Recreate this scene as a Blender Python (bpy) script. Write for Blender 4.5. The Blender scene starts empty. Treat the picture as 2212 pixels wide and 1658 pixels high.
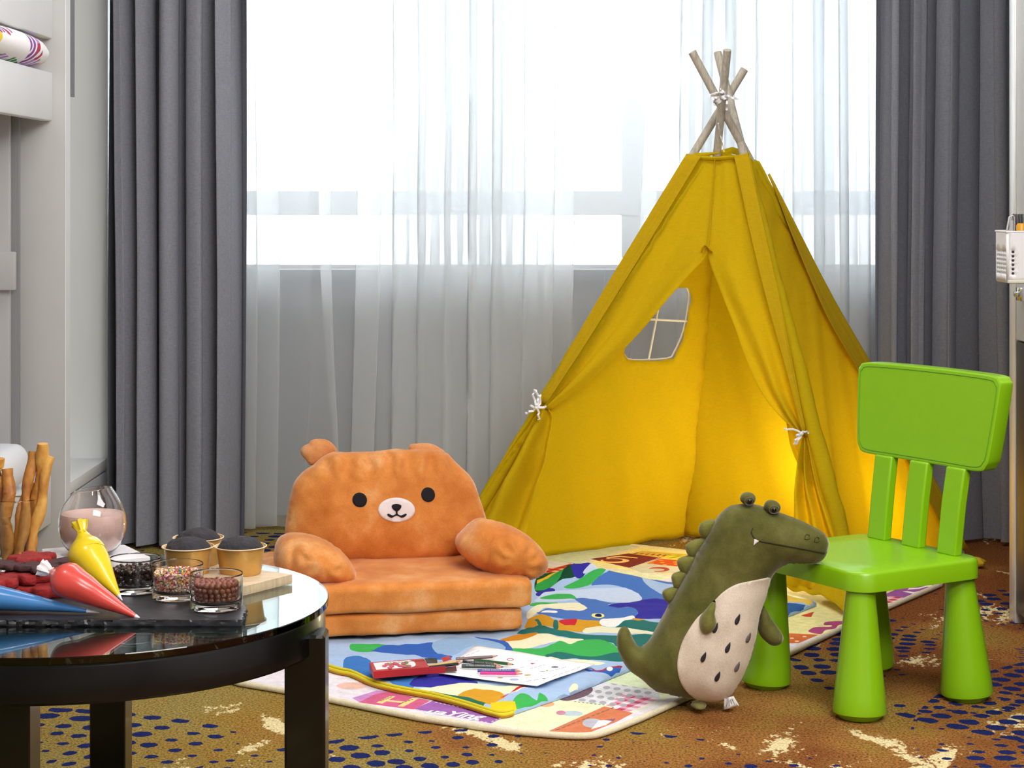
import bpy, bmesh, math, random
import numpy as np
from mathutils import Vector, Matrix, noise, geometry
R = math.radians
C = bpy.context.scene.collection
sc = bpy.context.scene
# ---------------------------------------------------------------- camera, world, lights, exposure
F = 4245.0; CX = 1106.0; HY = 425.0; H = 1.04          # focal length in px, horizon, eye height
cam = bpy.data.cameras.new('camera'); co = bpy.data.objects.new('camera', cam); C.objects.link(co)
co.location = (0, 0, H); co.rotation_euler = (R(90), 0, 0)
cam.sensor_width = 36; cam.lens = F / 2212 * 36; cam.shift_y = -(829 - HY) / 2212
cam.clip_start = .05; cam.clip_end = 60
sc.camera = co
sc.view_settings.view_transform = 'Standard'; sc.view_settings.look = 'None'
sc.view_settings.exposure = 0.0; sc.view_settings.gamma = 1; sc.view_settings.use_curve_mapping = False
w = bpy.data.worlds.new('daylight'); sc.world = w; w.use_nodes = True
w.node_tree.nodes['Background'].inputs[0].default_value = (.90, .955, 1, 1)
w.node_tree.nodes['Background'].inputs[1].default_value = 6.0
def light(name, kind, loc, power, size=.5, col=(1, 1, 1), rot=(0, 0, 0), sy=None):
    l = bpy.data.lights.new(name, kind); l.energy = power; l.color = col
    if kind == 'AREA':
        l.size = size
        if sy: l.shape = 'RECTANGLE'; l.size_y = sy
    else: l.shadow_soft_size = size
    o = bpy.data.objects.new(name, l); C.objects.link(o); o.location = loc; o.rotation_euler = rot; return o
light('ceiling_fill', 'AREA', (.95, 2.2, 2.55), 66, 1.5, (1, .985, .97), (R(14), 0, 0), 1.0)  # soft fill added at ceiling height, no fixture behind it
light('ceiling_fill', 'AREA', (1.0, .4, 2.5), 105, 1.8, (1, .985, .97), (R(42), 0, 0), 1.0)  # added fill from above the camera
light('ceiling_fill', 'AREA', (.0, 4.7, 2.57), 22, 1.6, (1, .985, .97), (0, 0, 0), .5)  # added fill over the play corner
light('downlight', 'SPOT', (-.7, 2.2, 2.55), 40, .04, (1, .95, .9), (R(12), 0, 0)).data.spot_size = R(70)
light('downlight', 'SPOT', (.9, 2.9, 2.55), 40, .04, (1, .96, .92), (R(12), 0, 0)).data.spot_size = R(70)

def at(x, y, D): return Vector(((x - CX) * D / F, D, H + (HY - y) * D / F))
def fl(x, y, z=0.0): return at(x, y, F * (H - z) / (y - HY))
def Z(ox, oy, s, pts): return [(ox + p[0] / s, oy + p[1] / s) for p in pts]
def hit(x, y, P, N):
    d = Vector(((x - CX) / F, 1, (HY - y) / F)); o = Vector((0, 0, H))
    return o + d * ((P - o).dot(N) / d.dot(N))
def nz(x, y, z=0.0, s=1.0): return noise.noise(Vector((x * s, y * s, z * s)))

# ---------------------------------------------------------------- materials
def lin(h):
    h = h.lstrip('#'); c = [int(h[i:i+2], 16) / 255 for i in (0, 2, 4)]
    return tuple(v / 12.92 if v < .04045 else ((v + .055) / 1.055) ** 2.4 for v in c) + (1,)
class NT:
    def __init__(s, name):
        s.m = bpy.data.materials.new(name); s.m.use_nodes = True; s.t = s.m.node_tree; s.n = s.t.nodes
        s.b = s.n['Principled BSDF']; s.out = s.n['Material Output']
    def add(s, typ, ins=None, **kw):
        n = s.n.new('ShaderNode' + typ)
        for k, v in kw.items(): setattr(n, k, v)
        for k, v in (ins or {}).items():
            if hasattr(v, 'is_output') or isinstance(v, bpy.types.NodeSocket): s.t.links.new(v, n.inputs[k])
            else: n.inputs[k].default_value = v
        return n
    def math(s, op, a, b=0.0, clamp=False):
        n = s.n.new('ShaderNodeMath'); n.operation = op; n.use_clamp = clamp
        for i, v in enumerate((a, b)):
            if isinstance(v, bpy.types.NodeSocket): s.t.links.new(v, n.inputs[i])
            else: n.inputs[i].default_value = v
        return n.outputs[0]
    def ramp(s, fac, stops):
        n = s.n.new('ShaderNodeValToRGB'); e = n.color_ramp.elements
        while len(e) < len(stops): e.new(.5)
        for i, (p, c) in enumerate(stops): e[i].position = p; e[i].color = c if len(c) == 4 else (*c, 1)
        s.t.links.new(fac, n.inputs[0]); return n.outputs[0]
    def mix(s, fac, a, b, mode='MIX'):
        n = s.n.new('ShaderNodeMix'); n.data_type = 'RGBA'; n.blend_type = mode
        for i, v in ((0, fac), (6, a), (7, b)):
            if isinstance(v, bpy.types.NodeSocket): s.t.links.new(v, n.inputs[i])
            else: n.inputs[i].default_value = v
        return n.outputs[2]
    def noise(s, scale, vec=None, detail=2.0, rough=.5):
        n = s.add('TexNoise', {'Scale': scale, 'Detail': detail, 'Roughness': rough})
        if vec is not None: s.t.links.new(vec, n.inputs['Vector'])
        return n.outputs['Fac']
    def pos(s, sc_=(1, 1, 1), rot=(0, 0, 0), loc=(0, 0, 0)):
        tc = s.add('TexCoord'); m = s.add('Mapping', {'Vector': tc.outputs['Object'], 'Scale': sc_, 'Rotation': rot, 'Location': loc})
        return m.outputs[0]
    def bump(s, h, strength=.3, dist=.002):
        n = s.add('Bump', {'Height': h, 'Strength': strength, 'Distance': dist}); s.t.links.new(n.outputs[0], s.b.inputs['Normal']); return n
MATS = {}
def M(name, col=None, rough=.6, metal=0., var=.0, vs=60, bump=0., bs=300, bd=.001, sheen=0., spec=.5, coat=0., trans=0., ior=1.5, aniso=None):
    if name in MATS: return MATS[name]
    t = NT(name); b = t.b; MATS[name] = t.m
    c = lin(col) if isinstance(col, str) else col
    b.inputs['Base Color'].default_value = c; b.inputs['Roughness'].default_value = rough
    b.inputs['Metallic'].default_value = metal; b.inputs['Specular IOR Level'].default_value = spec
    b.inputs['Coat Weight'].default_value = coat; b.inputs['Coat Roughness'].default_value = .08
    b.inputs['Sheen Weight'].default_value = sheen; b.inputs['Sheen Roughness'].default_value = .4
    b.inputs['Transmission Weight'].default_value = trans; b.inputs['IOR'].default_value = ior
    v = t.pos(aniso or (1, 1, 1))
    if var:
        n = t.noise(vs, v, 3)
        dk = tuple(x * (1 - var) for x in c[:3]) + (1,); lt = tuple(min(1, x * (1 + var)) for x in c[:3]) + (1,)
        t.t.links.new(t.ramp(n, [(.3, dk), (.7, lt)]), b.inputs['Base Color'])
    if bump: t.bump(t.noise(bs, v, 2), bump, bd)
    return t.m
def fabric(name, col, transl=.0, transp=.0, weave=900, var=.12, bump=.25, rough=.9, sheen=.0, tcol=None, stripes=None):
    """woven cloth: diffuse + light passing through; fine thread variation"""
    if name in MATS: return MATS[name]
    t = NT(name); MATS[name] = t.m; c = lin(col)
    t.b.inputs['Roughness'].default_value = rough; t.b.inputs['Specular IOR Level'].default_value = .15
    t.b.inputs['Sheen Weight'].default_value = sheen
    n1 = t.noise(1, t.pos((weave * .12, weave * .12, weave)), 2); n2 = t.noise(1, t.pos((weave, weave, weave * .1)), 2)
    n = t.math('MULTIPLY', t.math('ADD', n1, n2), .5)
    dk = tuple(x * (1 - var) for x in c[:3]) + (1,); lt = tuple(min(1, x * (1 + var)) for x in c[:3]) + (1,)
    cc = t.ramp(n, [(.35, dk), (.65, lt)])
    t.t.links.new(cc, t.b.inputs['Base Color']); bn = t.bump(n, bump, .001)
    sh = t.b.outputs[0]
    if transl:
        tr = t.add('BsdfTranslucent', {'Color': lin(tcol) if tcol else cc})
        sh = t.add('MixShader', {0: transl, 1: sh, 2: tr.outputs[0]}).outputs[0]
    if transp:
        lw = t.add('LayerWeight', {'Blend': .35})
        f = t.math('MULTIPLY', t.math('SUBTRACT', 1.0, lw.outputs['Facing']), transp, True)
        sh = t.add('MixShader', {0: f, 1: sh, 2: t.add('BsdfTransparent').outputs[0]}).outputs[0]
    t.t.links.new(sh, t.out.inputs[0]); return t.m
def thin_glass(name, tint=(1, 1, 1, 1)):
    if name in MATS: return MATS[name]
    t = NT(name); MATS[name] = t.m
    fr = t.add('Fresnel', {'IOR': 1.45}); g = t.add('BsdfGlossy', {'Roughness': .01}); tr = t.add('BsdfTransparent', {'Color': tint})
    t.t.links.new(t.add('MixShader', {0: fr.outputs[0], 1: tr.outputs[0], 2: g.outputs[0]}).outputs[0], t.out.inputs[0]); return t.m

# ---------------------------------------------------------------- mesh building
def rotz(a): return Matrix.Rotation(a, 4, 'Z')
class MB:
    def __init__(s): s.v = []; s.f = []; s.m = []
    def add(s, vs, fs, mi=0, T=None):
        k = len(s.v); s.v += [tuple(T @ Vector(v)) if T is not None else tuple(v) for v in vs]
        s.f += [tuple(i + k for i in f) for f in fs]; s.m += [mi] * len(fs) if isinstance(mi, int) else list(mi); return s
    def bm(s, fn, mi=0, T=None):
        b = bmesh.new(); fn(b); b.verts.ensure_lookup_table()
        for i, v in enumerate(b.verts): v.index = i
        s.add([v.co.copy() for v in b.verts], [[v.index for v in f.verts] for f in b.faces], mi, T); b.free(); return s
    def box(s, x0, x1, y0, y1, z0, z1, mi=0, T=None, bev=0, seg=2):
        def fn(b):
            bmesh.ops.create_cube(b, size=1)
            for v in b.verts: v.co = Vector(((x0 + x1) / 2 + v.co.x * (x1 - x0), (y0 + y1) / 2 + v.co.y * (y1 - y0), (z0 + z1) / 2 + v.co.z * (z1 - z0)))
            if bev: bmesh.ops.bevel(b, geom=b.edges[:], offset=bev, segments=seg, profile=.5, affect='EDGES')
        return s.bm(fn, mi, T)
    def lathe(s, prof, seg=32, mi=0, T=None):
        vs = []; fs = []
        for r, z in prof:
            for k in range(seg): a = 2 * math.pi * k / seg; vs.append((r * math.cos(a), r * math.sin(a), z))
        for i in range(len(prof) - 1):
            for k in range(seg):
                k2 = (k + 1) % seg; fs.append((i * seg + k, i * seg + k2, (i + 1) * seg + k2, (i + 1) * seg + k))
        if prof[0][0] > 1e-5: fs.append(tuple(range(seg))[::-1])
        if prof[-1][0] > 1e-5: fs.append(tuple(range((len(prof) - 1) * seg, len(prof) * seg)))
        return s.add(vs, fs, mi, T)
    def loft(s, pts, rad, seg=12, mi=0, up=(0, 0, 1), cap=True, T=None, closed=False, wob=None):
        """tube through pts; rad = list of r or (ra, rb): ra across, rb along 'up'"""
        pts = [Vector(p) for p in pts]; n = len(pts); up = Vector(up); vs = []; fs = []
        if not isinstance(rad, (list, tuple)) or (len(rad) == 2 and n != 2 and not isinstance(rad[0], (list, tuple))): rad = [rad] * n
        for i, p in enumerate(pts):
            if closed: d = pts[(i + 1) % n] - pts[i - 1]
            else: d = pts[min(i + 1, n - 1)] - pts[max(i - 1, 0)]
            d.normalize(); a = d.cross(up)
            if a.length < 1e-3: a = d.cross(Vector((1, 0, .01)))
            a.normalize(); b = a.cross(d); r = rad[i]; ra, rb = r if isinstance(r, (tuple, list)) else (r, r)
            for k in range(seg):
                t = 2 * math.pi * k / seg; q = a * (ra * math.cos(t)) + b * (rb * math.sin(t))
                if wob: q *= wob(i, k, p + q)
                vs.append(p + q)
        for i in range(n if closed else n - 1):
            j = (i + 1) % n
            for k in range(seg): k2 = (k + 1) % seg; fs.append((i * seg + k, i * seg + k2, j * seg + k2, j * seg + k))
        if cap and not closed: fs += [tuple(range(seg))[::-1], tuple(range((n - 1) * seg, n * seg))]
        return s.add(vs, fs, mi, T)
    def blob(s, c, r, mi=0, T=None, sub=3, wob=0, ws=8, rot=None):
        def fn(b):
            bmesh.ops.create_icosphere(b, subdivisions=sub, radius=1)
            for v in b.verts:
                q = v.co.copy()
                if wob: q *= 1 + wob * nz(*(q + Vector(c) * 9), 1.0) if False else 1 + wob * noise.noise(q * ws * .3 + Vector(c) * 7)
                q = Vector((q.x * r[0], q.y * r[1], q.z * r[2]))
                if rot is not None: q = rot @ q
                v.co = q + Vector(c)
        return s.bm(fn, mi, T)
    def grid(s, rows, mi=0, closed=False):
        n = len(rows[0]); k = len(s.v); vs = [p for r in rows for p in r]; fs = []
        for i in range(len(rows) - 1):
            for j in range(n - 1): fs.append((i * n + j, i * n + j + 1, (i + 1) * n + j + 1, (i + 1) * n + j))
        return s.add(vs, fs, mi)
    def text(s, body, size, ex, T, mi=0, bold=0):
        cu = bpy.data.curves.new('t', 'FONT'); cu.body = body; cu.size = size; cu.extrude = ex; cu.resolution_u = 4; cu.offset = bold
        o = bpy.data.objects.new('t', cu); C.objects.link(o); dg = bpy.context.evaluated_depsgraph_get(); me = bpy.data.meshes.new_from_object(o.evaluated_get(dg))
        s.add([v.co.copy() for v in me.vertices], [tuple(p.vertices) for p in me.polygons], mi, T)
        bpy.data.objects.remove(o); bpy.data.meshes.remove(me); bpy.data.curves.remove(cu); return s
    def build(s, name, mats, parent=None, loc=None, ang=40, sub=0, solid=0, flat=False, off=-1):
        if not isinstance(mats, (list, tuple)): mats = [mats]
        me = bpy.data.meshes.new(name); base = Vector(loc) if loc is not None else Vector((0, 0, 0))
        sh = Vector(base)
        if parent is not None:
            p = parent
            while p is not None: sh += p.location; p = p.parent
        me.from_pydata([tuple(Vector(v) - sh) for v in s.v], [], s.f)
        for m_ in mats: me.materials.append(m_)
        me.polygons.foreach_set('material_index', s.m)
        b = bmesh.new(); b.from_mesh(me); bmesh.ops.recalc_face_normals(b, faces=b.faces[:]); b.to_mesh(me); b.free()
        if not flat:
            me.polygons.foreach_set('use_smooth', [True] * len(me.polygons)); me.set_sharp_from_angle(angle=R(ang))
        me.update()
        o = bpy.data.objects.new(name, me); C.objects.link(o); o.location = base
        if parent is not None: o.parent = parent
        if solid: md = o.modifiers.new('solidify', 'SOLIDIFY'); md.thickness = solid; md.offset = off
        if sub: md = o.modifiers.new('subsurf', 'SUBSURF'); md.levels = sub; md.render_levels = sub
        return o
def tag(o, label=None, cat=None, group=None, kind=None):
    for k, v in (('label', label), ('category', cat), ('group', group), ('kind', kind)):
        if v: o[k] = v
    return o
def thing(name, label, cat, loc, group=None):
    o = bpy.data.objects.new(name, None); C.objects.link(o); o.location = loc; o.empty_display_size = .05
    return tag(o, label, cat, group)
def copy_tree(o, parent=None):
    c = o.copy(); C.objects.link(c)
    if parent is not None: c.parent = parent; c.matrix_parent_inverse = o.matrix_parent_inverse
    for ch in [x for x in bpy.data.objects if x.parent == o and x != c]: copy_tree(ch, c)
    return c

def sm(pts, n=6, closed=True):
    """Catmull-Rom through 2D or 3D points"""
    P = [Vector(p) for p in pts]; N = len(P); out = []
    for i in range(N if closed else N - 1):
        if closed: a, b, c, d = P[i - 1], P[i], P[(i + 1) % N], P[(i + 2) % N]
        else: a, b, c, d = P[max(i - 1, 0)], P[i], P[i + 1], P[min(i + 2, N - 1)]
        for k in range(n):
            t = k / n; out.append(.5 * ((2 * b) + (c - a) * t + (2 * a - 5 * b + 4 * c - d) * t * t + (3 * b - a - 3 * c + d) * t ** 3))
    if not closed: out.append(P[-1])
    return [tuple(p) for p in out]
def resample(pts, n):
    P = [Vector(p) for p in pts]; L = [0]
    for i in range(1, len(P)): L.append(L[-1] + (P[i] - P[i - 1]).length)
    out = []; j = 0
    for k in range(n):
        s_ = L[-1] * k / (n - 1)
        while j < len(P) - 2 and L[j + 1] < s_: j += 1
        t = (s_ - L[j]) / max(1e-9, L[j + 1] - L[j]); out.append(P[j].lerp(P[j + 1], min(1, max(0, t))))
    return out
def dens(poly, sp):
    out = []
    for i in range(len(poly)):
        a = Vector(poly[i]); b = Vector(poly[(i + 1) % len(poly)]); n = max(1, int((b - a).length / sp))
        out += [tuple(a.lerp(b, k / n)) for k in range(n)]
    return out
def pip(px, py, poly):
    P = np.array(poly); x2 = np.roll(P[:, 0], -1); y2 = np.roll(P[:, 1], -1); ins = np.zeros(px.shape, bool)
    for x1, y1, xx, yy in zip(P[:, 0], P[:, 1], x2, y2):
        if y1 == yy: continue
        c = ((y1 > py) != (yy > py)) & (px < (xx - x1) * (py - y1) / (yy - y1) + x1); ins ^= c
    return ins
def ell(cx, cy, rx, ry, n=20, rot=0):
    o = []
    for k in range(n):
        a = 2 * math.pi * k / n; x = rx * math.cos(a); y = ry * math.sin(a)
        o.append((cx + x * math.cos(rot) - y * math.sin(rot), cy + x * math.sin(rot) + y * math.cos(rot)))
    return o
def cdt(bound, sp, shapes=(), holes=()):
    """triangulated 2D region; shapes = [(polygon, material index)] painted in order"""
    bound = dens(bound, sp); loops = [bound] + [dens(h, sp) for h in holes] + [dens(p, sp) for p, _ in shapes]
    vs = []; es = []
    for l in loops:
        k = len(vs); vs += [Vector(p[:2]) for p in l]; es += [(k + i, k + (i + 1) % len(l)) for i in range(len(l))]
    B = np.array(bound); x0, y0 = B.min(0); x1, y1 = B.max(0)
    gx, gy = np.meshgrid(np.arange(x0, x1, sp), np.arange(y0, y1, sp * .87)); gx = gx + (np.arange(gx.shape[0]) % 2)[:, None] * sp / 2
    gx = gx.ravel(); gy = gy.ravel(); k = pip(gx, gy, bound)
    for h in holes: k &= ~pip(gx, gy, h)
    gx = gx[k]; gy = gy[k]
    A = np.array([p for l in loops[:1 + len(holes)] for p in l]); keep = []
    for x, y in zip(gx, gy): keep.append(((A[:, 0] - x) ** 2 + (A[:, 1] - y) ** 2).min() > (sp * .45) ** 2)
    vs += [Vector((x, y)) for x, y, q in zip(gx, gy, keep) if q]
    r = geometry.delaunay_2d_cdt(vs, es, [], 0, sp * 1e-4, False); v2 = r[0]; fs = r[2]
    V = np.array([tuple(v) for v in v2]); T = np.array([f for f in fs if len(f) == 3]); c = V[T].mean(1)
    ok = pip(c[:, 0], c[:, 1], bound)
    for h in holes: ok &= ~pip(c[:, 0], c[:, 1], h)
    T = T[ok]; c = c[ok]; mi = np.zeros(len(T), int)
    for p, m_ in shapes: mi[pip(c[:, 0], c[:, 1], p)] = m_
    cr = (V[T[:, 1], 0] - V[T[:, 0], 0]) * (V[T[:, 2], 1] - V[T[:, 0], 1]) - (V[T[:, 1], 1] - V[T[:, 0], 1]) * (V[T[:, 2], 0] - V[T[:, 0], 0])
    T = np.where((cr < 0)[:, None], T[:, ::-1], T)
    used = np.unique(T); mp = -np.ones(len(V), int); mp[used] = np.arange(len(used))
    V = V[used]; T = mp[T]
    cnt = {}
    for t in T:
        for a, b in ((t[0], t[1]), (t[1], t[2]), (t[2], t[0])): cnt[(min(a, b), max(a, b))] = cnt.get((min(a, b), max(a, b)), 0) + 1
    edge = set(i for e, n in cnt.items() if n == 1 for i in e)
    return V, T, mi, edge, cnt
def puff(bound, N=150, power=.5):
    """pillow height over an outline, 0 at the rim, 1 at the fattest point"""
    B = np.array([p[:2] for p in bound]); x0, y0 = B.min(0) - 1e-6; x1, y1 = B.max(0) + 1e-6; d = max(x1 - x0, y1 - y0) / N
    nx = int((x1 - x0) / d) + 5; ny = int((y1 - y0) / d) + 5; xs = x0 - 2 * d + d * np.arange(nx); ys = y0 - 2 * d + d * np.arange(ny)
    gx, gy = np.meshgrid(xs, ys); m = pip(gx, gy, [tuple(p) for p in B]); h = np.zeros(gx.shape)
    for it in range(N * 12):
        hn = .25 * (np.roll(h, 1, 0) + np.roll(h, -1, 0) + np.roll(h, 1, 1) + np.roll(h, -1, 1) + 1)
        h = np.where(m, h * -.0 + hn, 0)
    mx = h.max()
    def f(x, y):
        i = (y - ys[0]) / d; j = (x - xs[0]) / d; i0 = int(i); j0 = int(j); a = i - i0; b = j - j0
        i0 = min(max(i0, 0), ny - 2); j0 = min(max(j0, 0), nx - 2)
        v = h[i0, j0] * (1 - a) * (1 - b) + h[i0 + 1, j0] * a * (1 - b) + h[i0, j0 + 1] * (1 - a) * b + h[i0 + 1, j0 + 1] * a * b
        return max(0., v / mx) ** power
    return f
def plush(mb, bound, sp, mapf, tf, tb=None, shapes=(), power=.5, wr=None, back_mi=0, N=150):
    """pillow-like body from an outline: mapf(x, y, h) -> world, h > 0 towards the front"""
    V, T, mi, edge, _ = cdt(bound, sp, shapes); f = puff(bound, N, power); tb = tf if tb is None else tb
    vs = []; idx = {}
    hs = [0 if i in edge else f(*V[i]) for i in range(len(V))]
    for i, (x, y) in enumerate(V):
        h = hs[i] * tf
        if wr and i not in edge: h += wr(x, y) * min(1, hs[i] * 2)
        vs.append(mapf(x, y, h))
    fs = [tuple(t) for t in T]; ms = list(mi); k = len(vs)
    for i, (x, y) in enumerate(V):
        if i in edge: idx[i] = i
        else: idx[i] = len(vs); vs.append(mapf(x, y, -hs[i] * tb))
    fs += [tuple(idx[i] for i in t[::-1]) for t in T]; ms += [back_mi] * len(T)
    return mb.add(vs, fs, [int(a) for a in ms])
# ---------------------------------------------------------------- room shell
def carpet():
    t = NT('carpet'); P = t.add('NewGeometry').outputs['Position']
    sx = t.add('SeparateXYZ', {0: P}); X, Y = sx.outputs[0], sx.outputs[1]
    def mp(sc_, rot=0, loc=(0, 0, 0)): return t.add('Mapping', {'Vector': P, 'Scale': (*sc_, 0), 'Rotation': (0, 0, rot), 'Location': loc}).outputs[0]
    def mp2(rot, sc_, loc=(0, 0, 0)):
        a = t.add('Mapping', {'Vector': P, 'Rotation': (0, 0, rot)}).outputs[0]
        return t.add('Mapping', {'Vector': a, 'Scale': (*sc_, 0), 'Location': loc}).outputs[0]
    base = t.noise(2.3, mp((1, .7), .3, (3.1, 1.7, 0)), 3, .6)
    shift = t.math('MULTIPLY', t.math('ADD', X, .1), .17)
    base = t.math('ADD', base, shift)
    col = t.ramp(base, [(.34, lin('94834a')), (.50, lin('97793a')), (.60, lin('986a38')), (.72, lin('82502c'))])
    pile = t.noise(210, mp((1, .8)), 3, .7); pile2 = t.noise(60, mp((1, .7), 0, (4, 4, 0)), 2)
    col = t.mix(1.0, col, t.ramp(pile, [(.34, (.30, .27, .20)), (.5, (.95, .95, .95)), (.68, (1.6, 1.5, 1.3))]), 'MULTIPLY')
    wob = t.math('MULTIPLY', t.math('SUBTRACT', t.noise(85, mp((1, .6)), 3, .7), .5), .5)
    # cream brush strokes
    st = t.math('ADD', t.noise(2.1, mp2(.45, (3.4, 1.1), (1.2, 5.3, 0)), 3, .55), t.math('MULTIPLY', wob, .62))
    stf = t.ramp(st, [(.625, (0, 0, 0)), (.65, (1, 1, 1))])
    st2 = t.math('ADD', t.noise(1.8, mp2(-.5, (4.0, 1.2), (7.2, 1.3, 0)), 2, .6), t.math('MULTIPLY', wob, .62))
    stf2 = t.ramp(st2, [(.66, (0, 0, 0)), (.685, (1, 1, 1))])
    cream = t.mix(1.0, (*lin('ead9a8')[:3], 1), t.ramp(pile, [(.3, (.55, .5, .4)), (.6, (1.1, 1.1, 1.1))]), 'MULTIPLY')
    col = t.mix(stf, col, cream); col = t.mix(stf2, col, cream)
    # blue dots set along arcs
    tot = None
    for (cx, cy, r0, r1, s, k, ph) in ((-1.05, 3.15, .30, .86, .056, 76, 1.), (1.42, 4.42, .26, .80, .052, 80, 3.), (.02, 3.05, .40, .80, .056, 84, 5.), (1.75, 3.6, .5, 1.0, .055, 118, 8.), (-.9, 5.2, .35, .9, .055, 84, 2.)):
        dx = t.math('SUBTRACT', X, cx); dy = t.math('SUBTRACT', Y, cy)
        rr = t.math('SQRT', t.math('ADD', t.math('MULTIPLY', dx, dx), t.math('MULTIPLY', dy, dy))); th = t.math('ARCTAN2', dy, dx)
        u = t.math('DIVIDE', rr, s); v = t.math('MULTIPLY', th, k / 6.28318)
        cv = t.add('CombineXYZ', {0: u, 1: v, 2: 0.0}).outputs[0]
        vo = t.add('TexVoronoi', {'Vector': cv, 'Scale': 1.0, 'Randomness': .28}, voronoi_dimensions='2D')
        cell = t.add('SeparateColor', {0: vo.outputs['Color']})
        m = t.math('MULTIPLY', t.math('GREATER_THAN', rr, r0), t.math('LESS_THAN', rr, r1))
        big = t.noise(2.6, mp((1, 1), 0, (ph, ph * 2, 0)), 1)
        size = t.math('ADD', t.math('MULTIPLY', t.math('SUBTRACT', big, .40), 1.5), t.math('MULTIPLY', cell.outputs[0], .12))
        size = t.math('MINIMUM', size, .37)
        d = t.math('ADD', vo.outputs['Distance'], t.math('MULTIPLY', wob, .45))
        f = t.math('MULTIPLY', t.math('LESS_THAN', d, size), m)
        tot = f if tot is None else t.math('MAXIMUM', tot, f)
    blue = t.mix(1.0, (*lin('1f2a60')[:3], 1), t.ramp(pile, [(.3, (.4, .4, .5)), (.7, (1.5, 1.4, 1.3))]), 'MULTIPLY')
    col = t.mix(tot, col, blue)
    t.t.links.new(col, t.b.inputs['Base Color']); t.b.inputs['Roughness'].default_value = 1; t.b.inputs['Specular IOR Level'].default_value = .05
    t.bump(t.math('ADD', pile, pile2), .7, .006); return t.m
def struct(name, mb, mat, **k): return tag(mb.build(name, mat, **k), kind='structure')
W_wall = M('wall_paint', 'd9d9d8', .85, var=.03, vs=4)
struct('floor', MB().box(-2.6, 2.6, -1.2, 6.5, -.05, 0), carpet(), flat=True)
struct('ceiling', MB().box(-2.6, 2.6, -1.2, 6.6, 2.6, 2.66), M('ceiling_paint', 'efefed', .9), flat=True)
struct('wall_left', MB().box(-2.66, -2.6, -1.2, 6.5, 0, 2.6), W_wall, flat=True)
struct('wall_right', MB().box(2.6, 2.66, -1.2, 6.5, 0, 2.6), W_wall, flat=True)
struct('wall_front', MB().box(-2.6, 2.6, -1.26, -1.2, 0, 2.6), W_wall, flat=True)
WD = 6.42
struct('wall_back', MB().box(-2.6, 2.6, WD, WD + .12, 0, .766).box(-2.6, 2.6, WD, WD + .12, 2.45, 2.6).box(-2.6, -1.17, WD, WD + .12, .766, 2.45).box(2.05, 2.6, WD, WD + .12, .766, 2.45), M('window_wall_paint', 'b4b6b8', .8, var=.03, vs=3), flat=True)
struct('trim_1', MB().box(-1.75, 2.05, WD - .1, WD + .12, .757, .806, bev=.004), M('dark_sill_stone', '15181c', .5))
wf = M('window_frame_paint', 'c9ccce', .5)
fr = MB().box(-1.17, 2.05, WD + .03, WD + .09, .806, .817)
fr.box(-1.17, 2.05, WD + .02, WD + .10, .980, 1.060)
for X in (-1.16, .36, 1.72): fr.box(X, X + .075, WD + .025, WD + .095, .84, 2.45)
fr.box(-1.17, 2.05, WD + .03, WD + .09, 2.39, 2.45)
wo = struct('window_1', fr, wf)
MB().box(-1.16, 2.04, WD + .055, WD + .06, .84, 2.40).build('window_glass', thin_glass('window_pane'), wo, flat=True)

# ---------------------------------------------------------------- curtains
def drape(name, mats, x0, x1, D, nf, amp, zb, zt, seed, B=.35, flare=0., step=16, hem=True, rows=40, irr=.35, sway=.5, parent=None, tw=0., loc=None):
    n = int(nf * step); rr = []
    wd = (x1 - x0) / nf
    for i in range(rows + 1):
        q = i / rows; z = zt + (zb - zt) * q; row = []
        for j in range(n + 1):
            u = j / n; ph = 2 * math.pi * (nf * u + irr * 1.6 * nz(u * nf * .35, seed * 3.1) + sway * .8 * nz(u * nf * .22 + q * .5, seed + 7, q * 1.1))
            a = amp * (.72 + .9 * abs(nz(u * nf * .5, seed + 20, q * .4))) * (1 + flare * q)
            ed = min(1, u * nf, (1 - u) * nf)
            row.append((x0 + (x1 - x0) * u + ed * B * wd * math.sin(2 * ph + .6) * (1 + tw * nz(u * nf, seed, q * 2)) + (q - .3) * .02 * nz(u * nf * .3, seed + 9) * 2, D + a * math.sin(ph) + .25 * a * math.sin(2.3 * ph + seed), z))
        rr.append(row)
    mb = MB().grid(rr); o = mb.build(name, mats, parent, loc=loc, ang=180)
    return o
gr = fabric('grey_curtain_cloth', '8b8d97', transl=.04, weave=700, var=.16, bump=.35)
dl = drape('blackout_curtain', gr, -1.212, -.79, 5.87, 5.6, .09, .012, 2.5, 3.3, B=.46, loc=(-1.0, 5.8, 0), step=24)
tag(dl, 'grey heavy pleated curtain hanging between the white cabinet and the sheer curtain', 'curtain')
dr = drape('blackout_curtain', gr, 1.092, 1.67, 5.895, 6.6, .05, .012, 2.5, 8.1, B=.36, loc=(1.35, 5.895, 0), step=24)
tag(dr, 'grey heavy pleated curtain hanging behind the green chair at the right end of the window', 'curtain')
sheer = fabric('sheer_voile', 'eceff0', transl=.60, transp=.60, weave=1400, var=.05, bump=.05, tcol='f6f9fb')
sh = drape('sheer_curtain', sheer, -.86, 1.18, 6.13, 17, .04, .012, 2.5, 5.7, B=.52, loc=(.2, 6.13, 0), irr=1.5, step=30, sway=.35)
tag(sh, 'white translucent sheer curtain across the whole window behind the yellow tent', 'curtain')
rail = thing('curtain_rail', 'white ceiling curtain rail above the window curtains', 'rail', (.2, 5.95, 2.5)) if False else None

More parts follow.
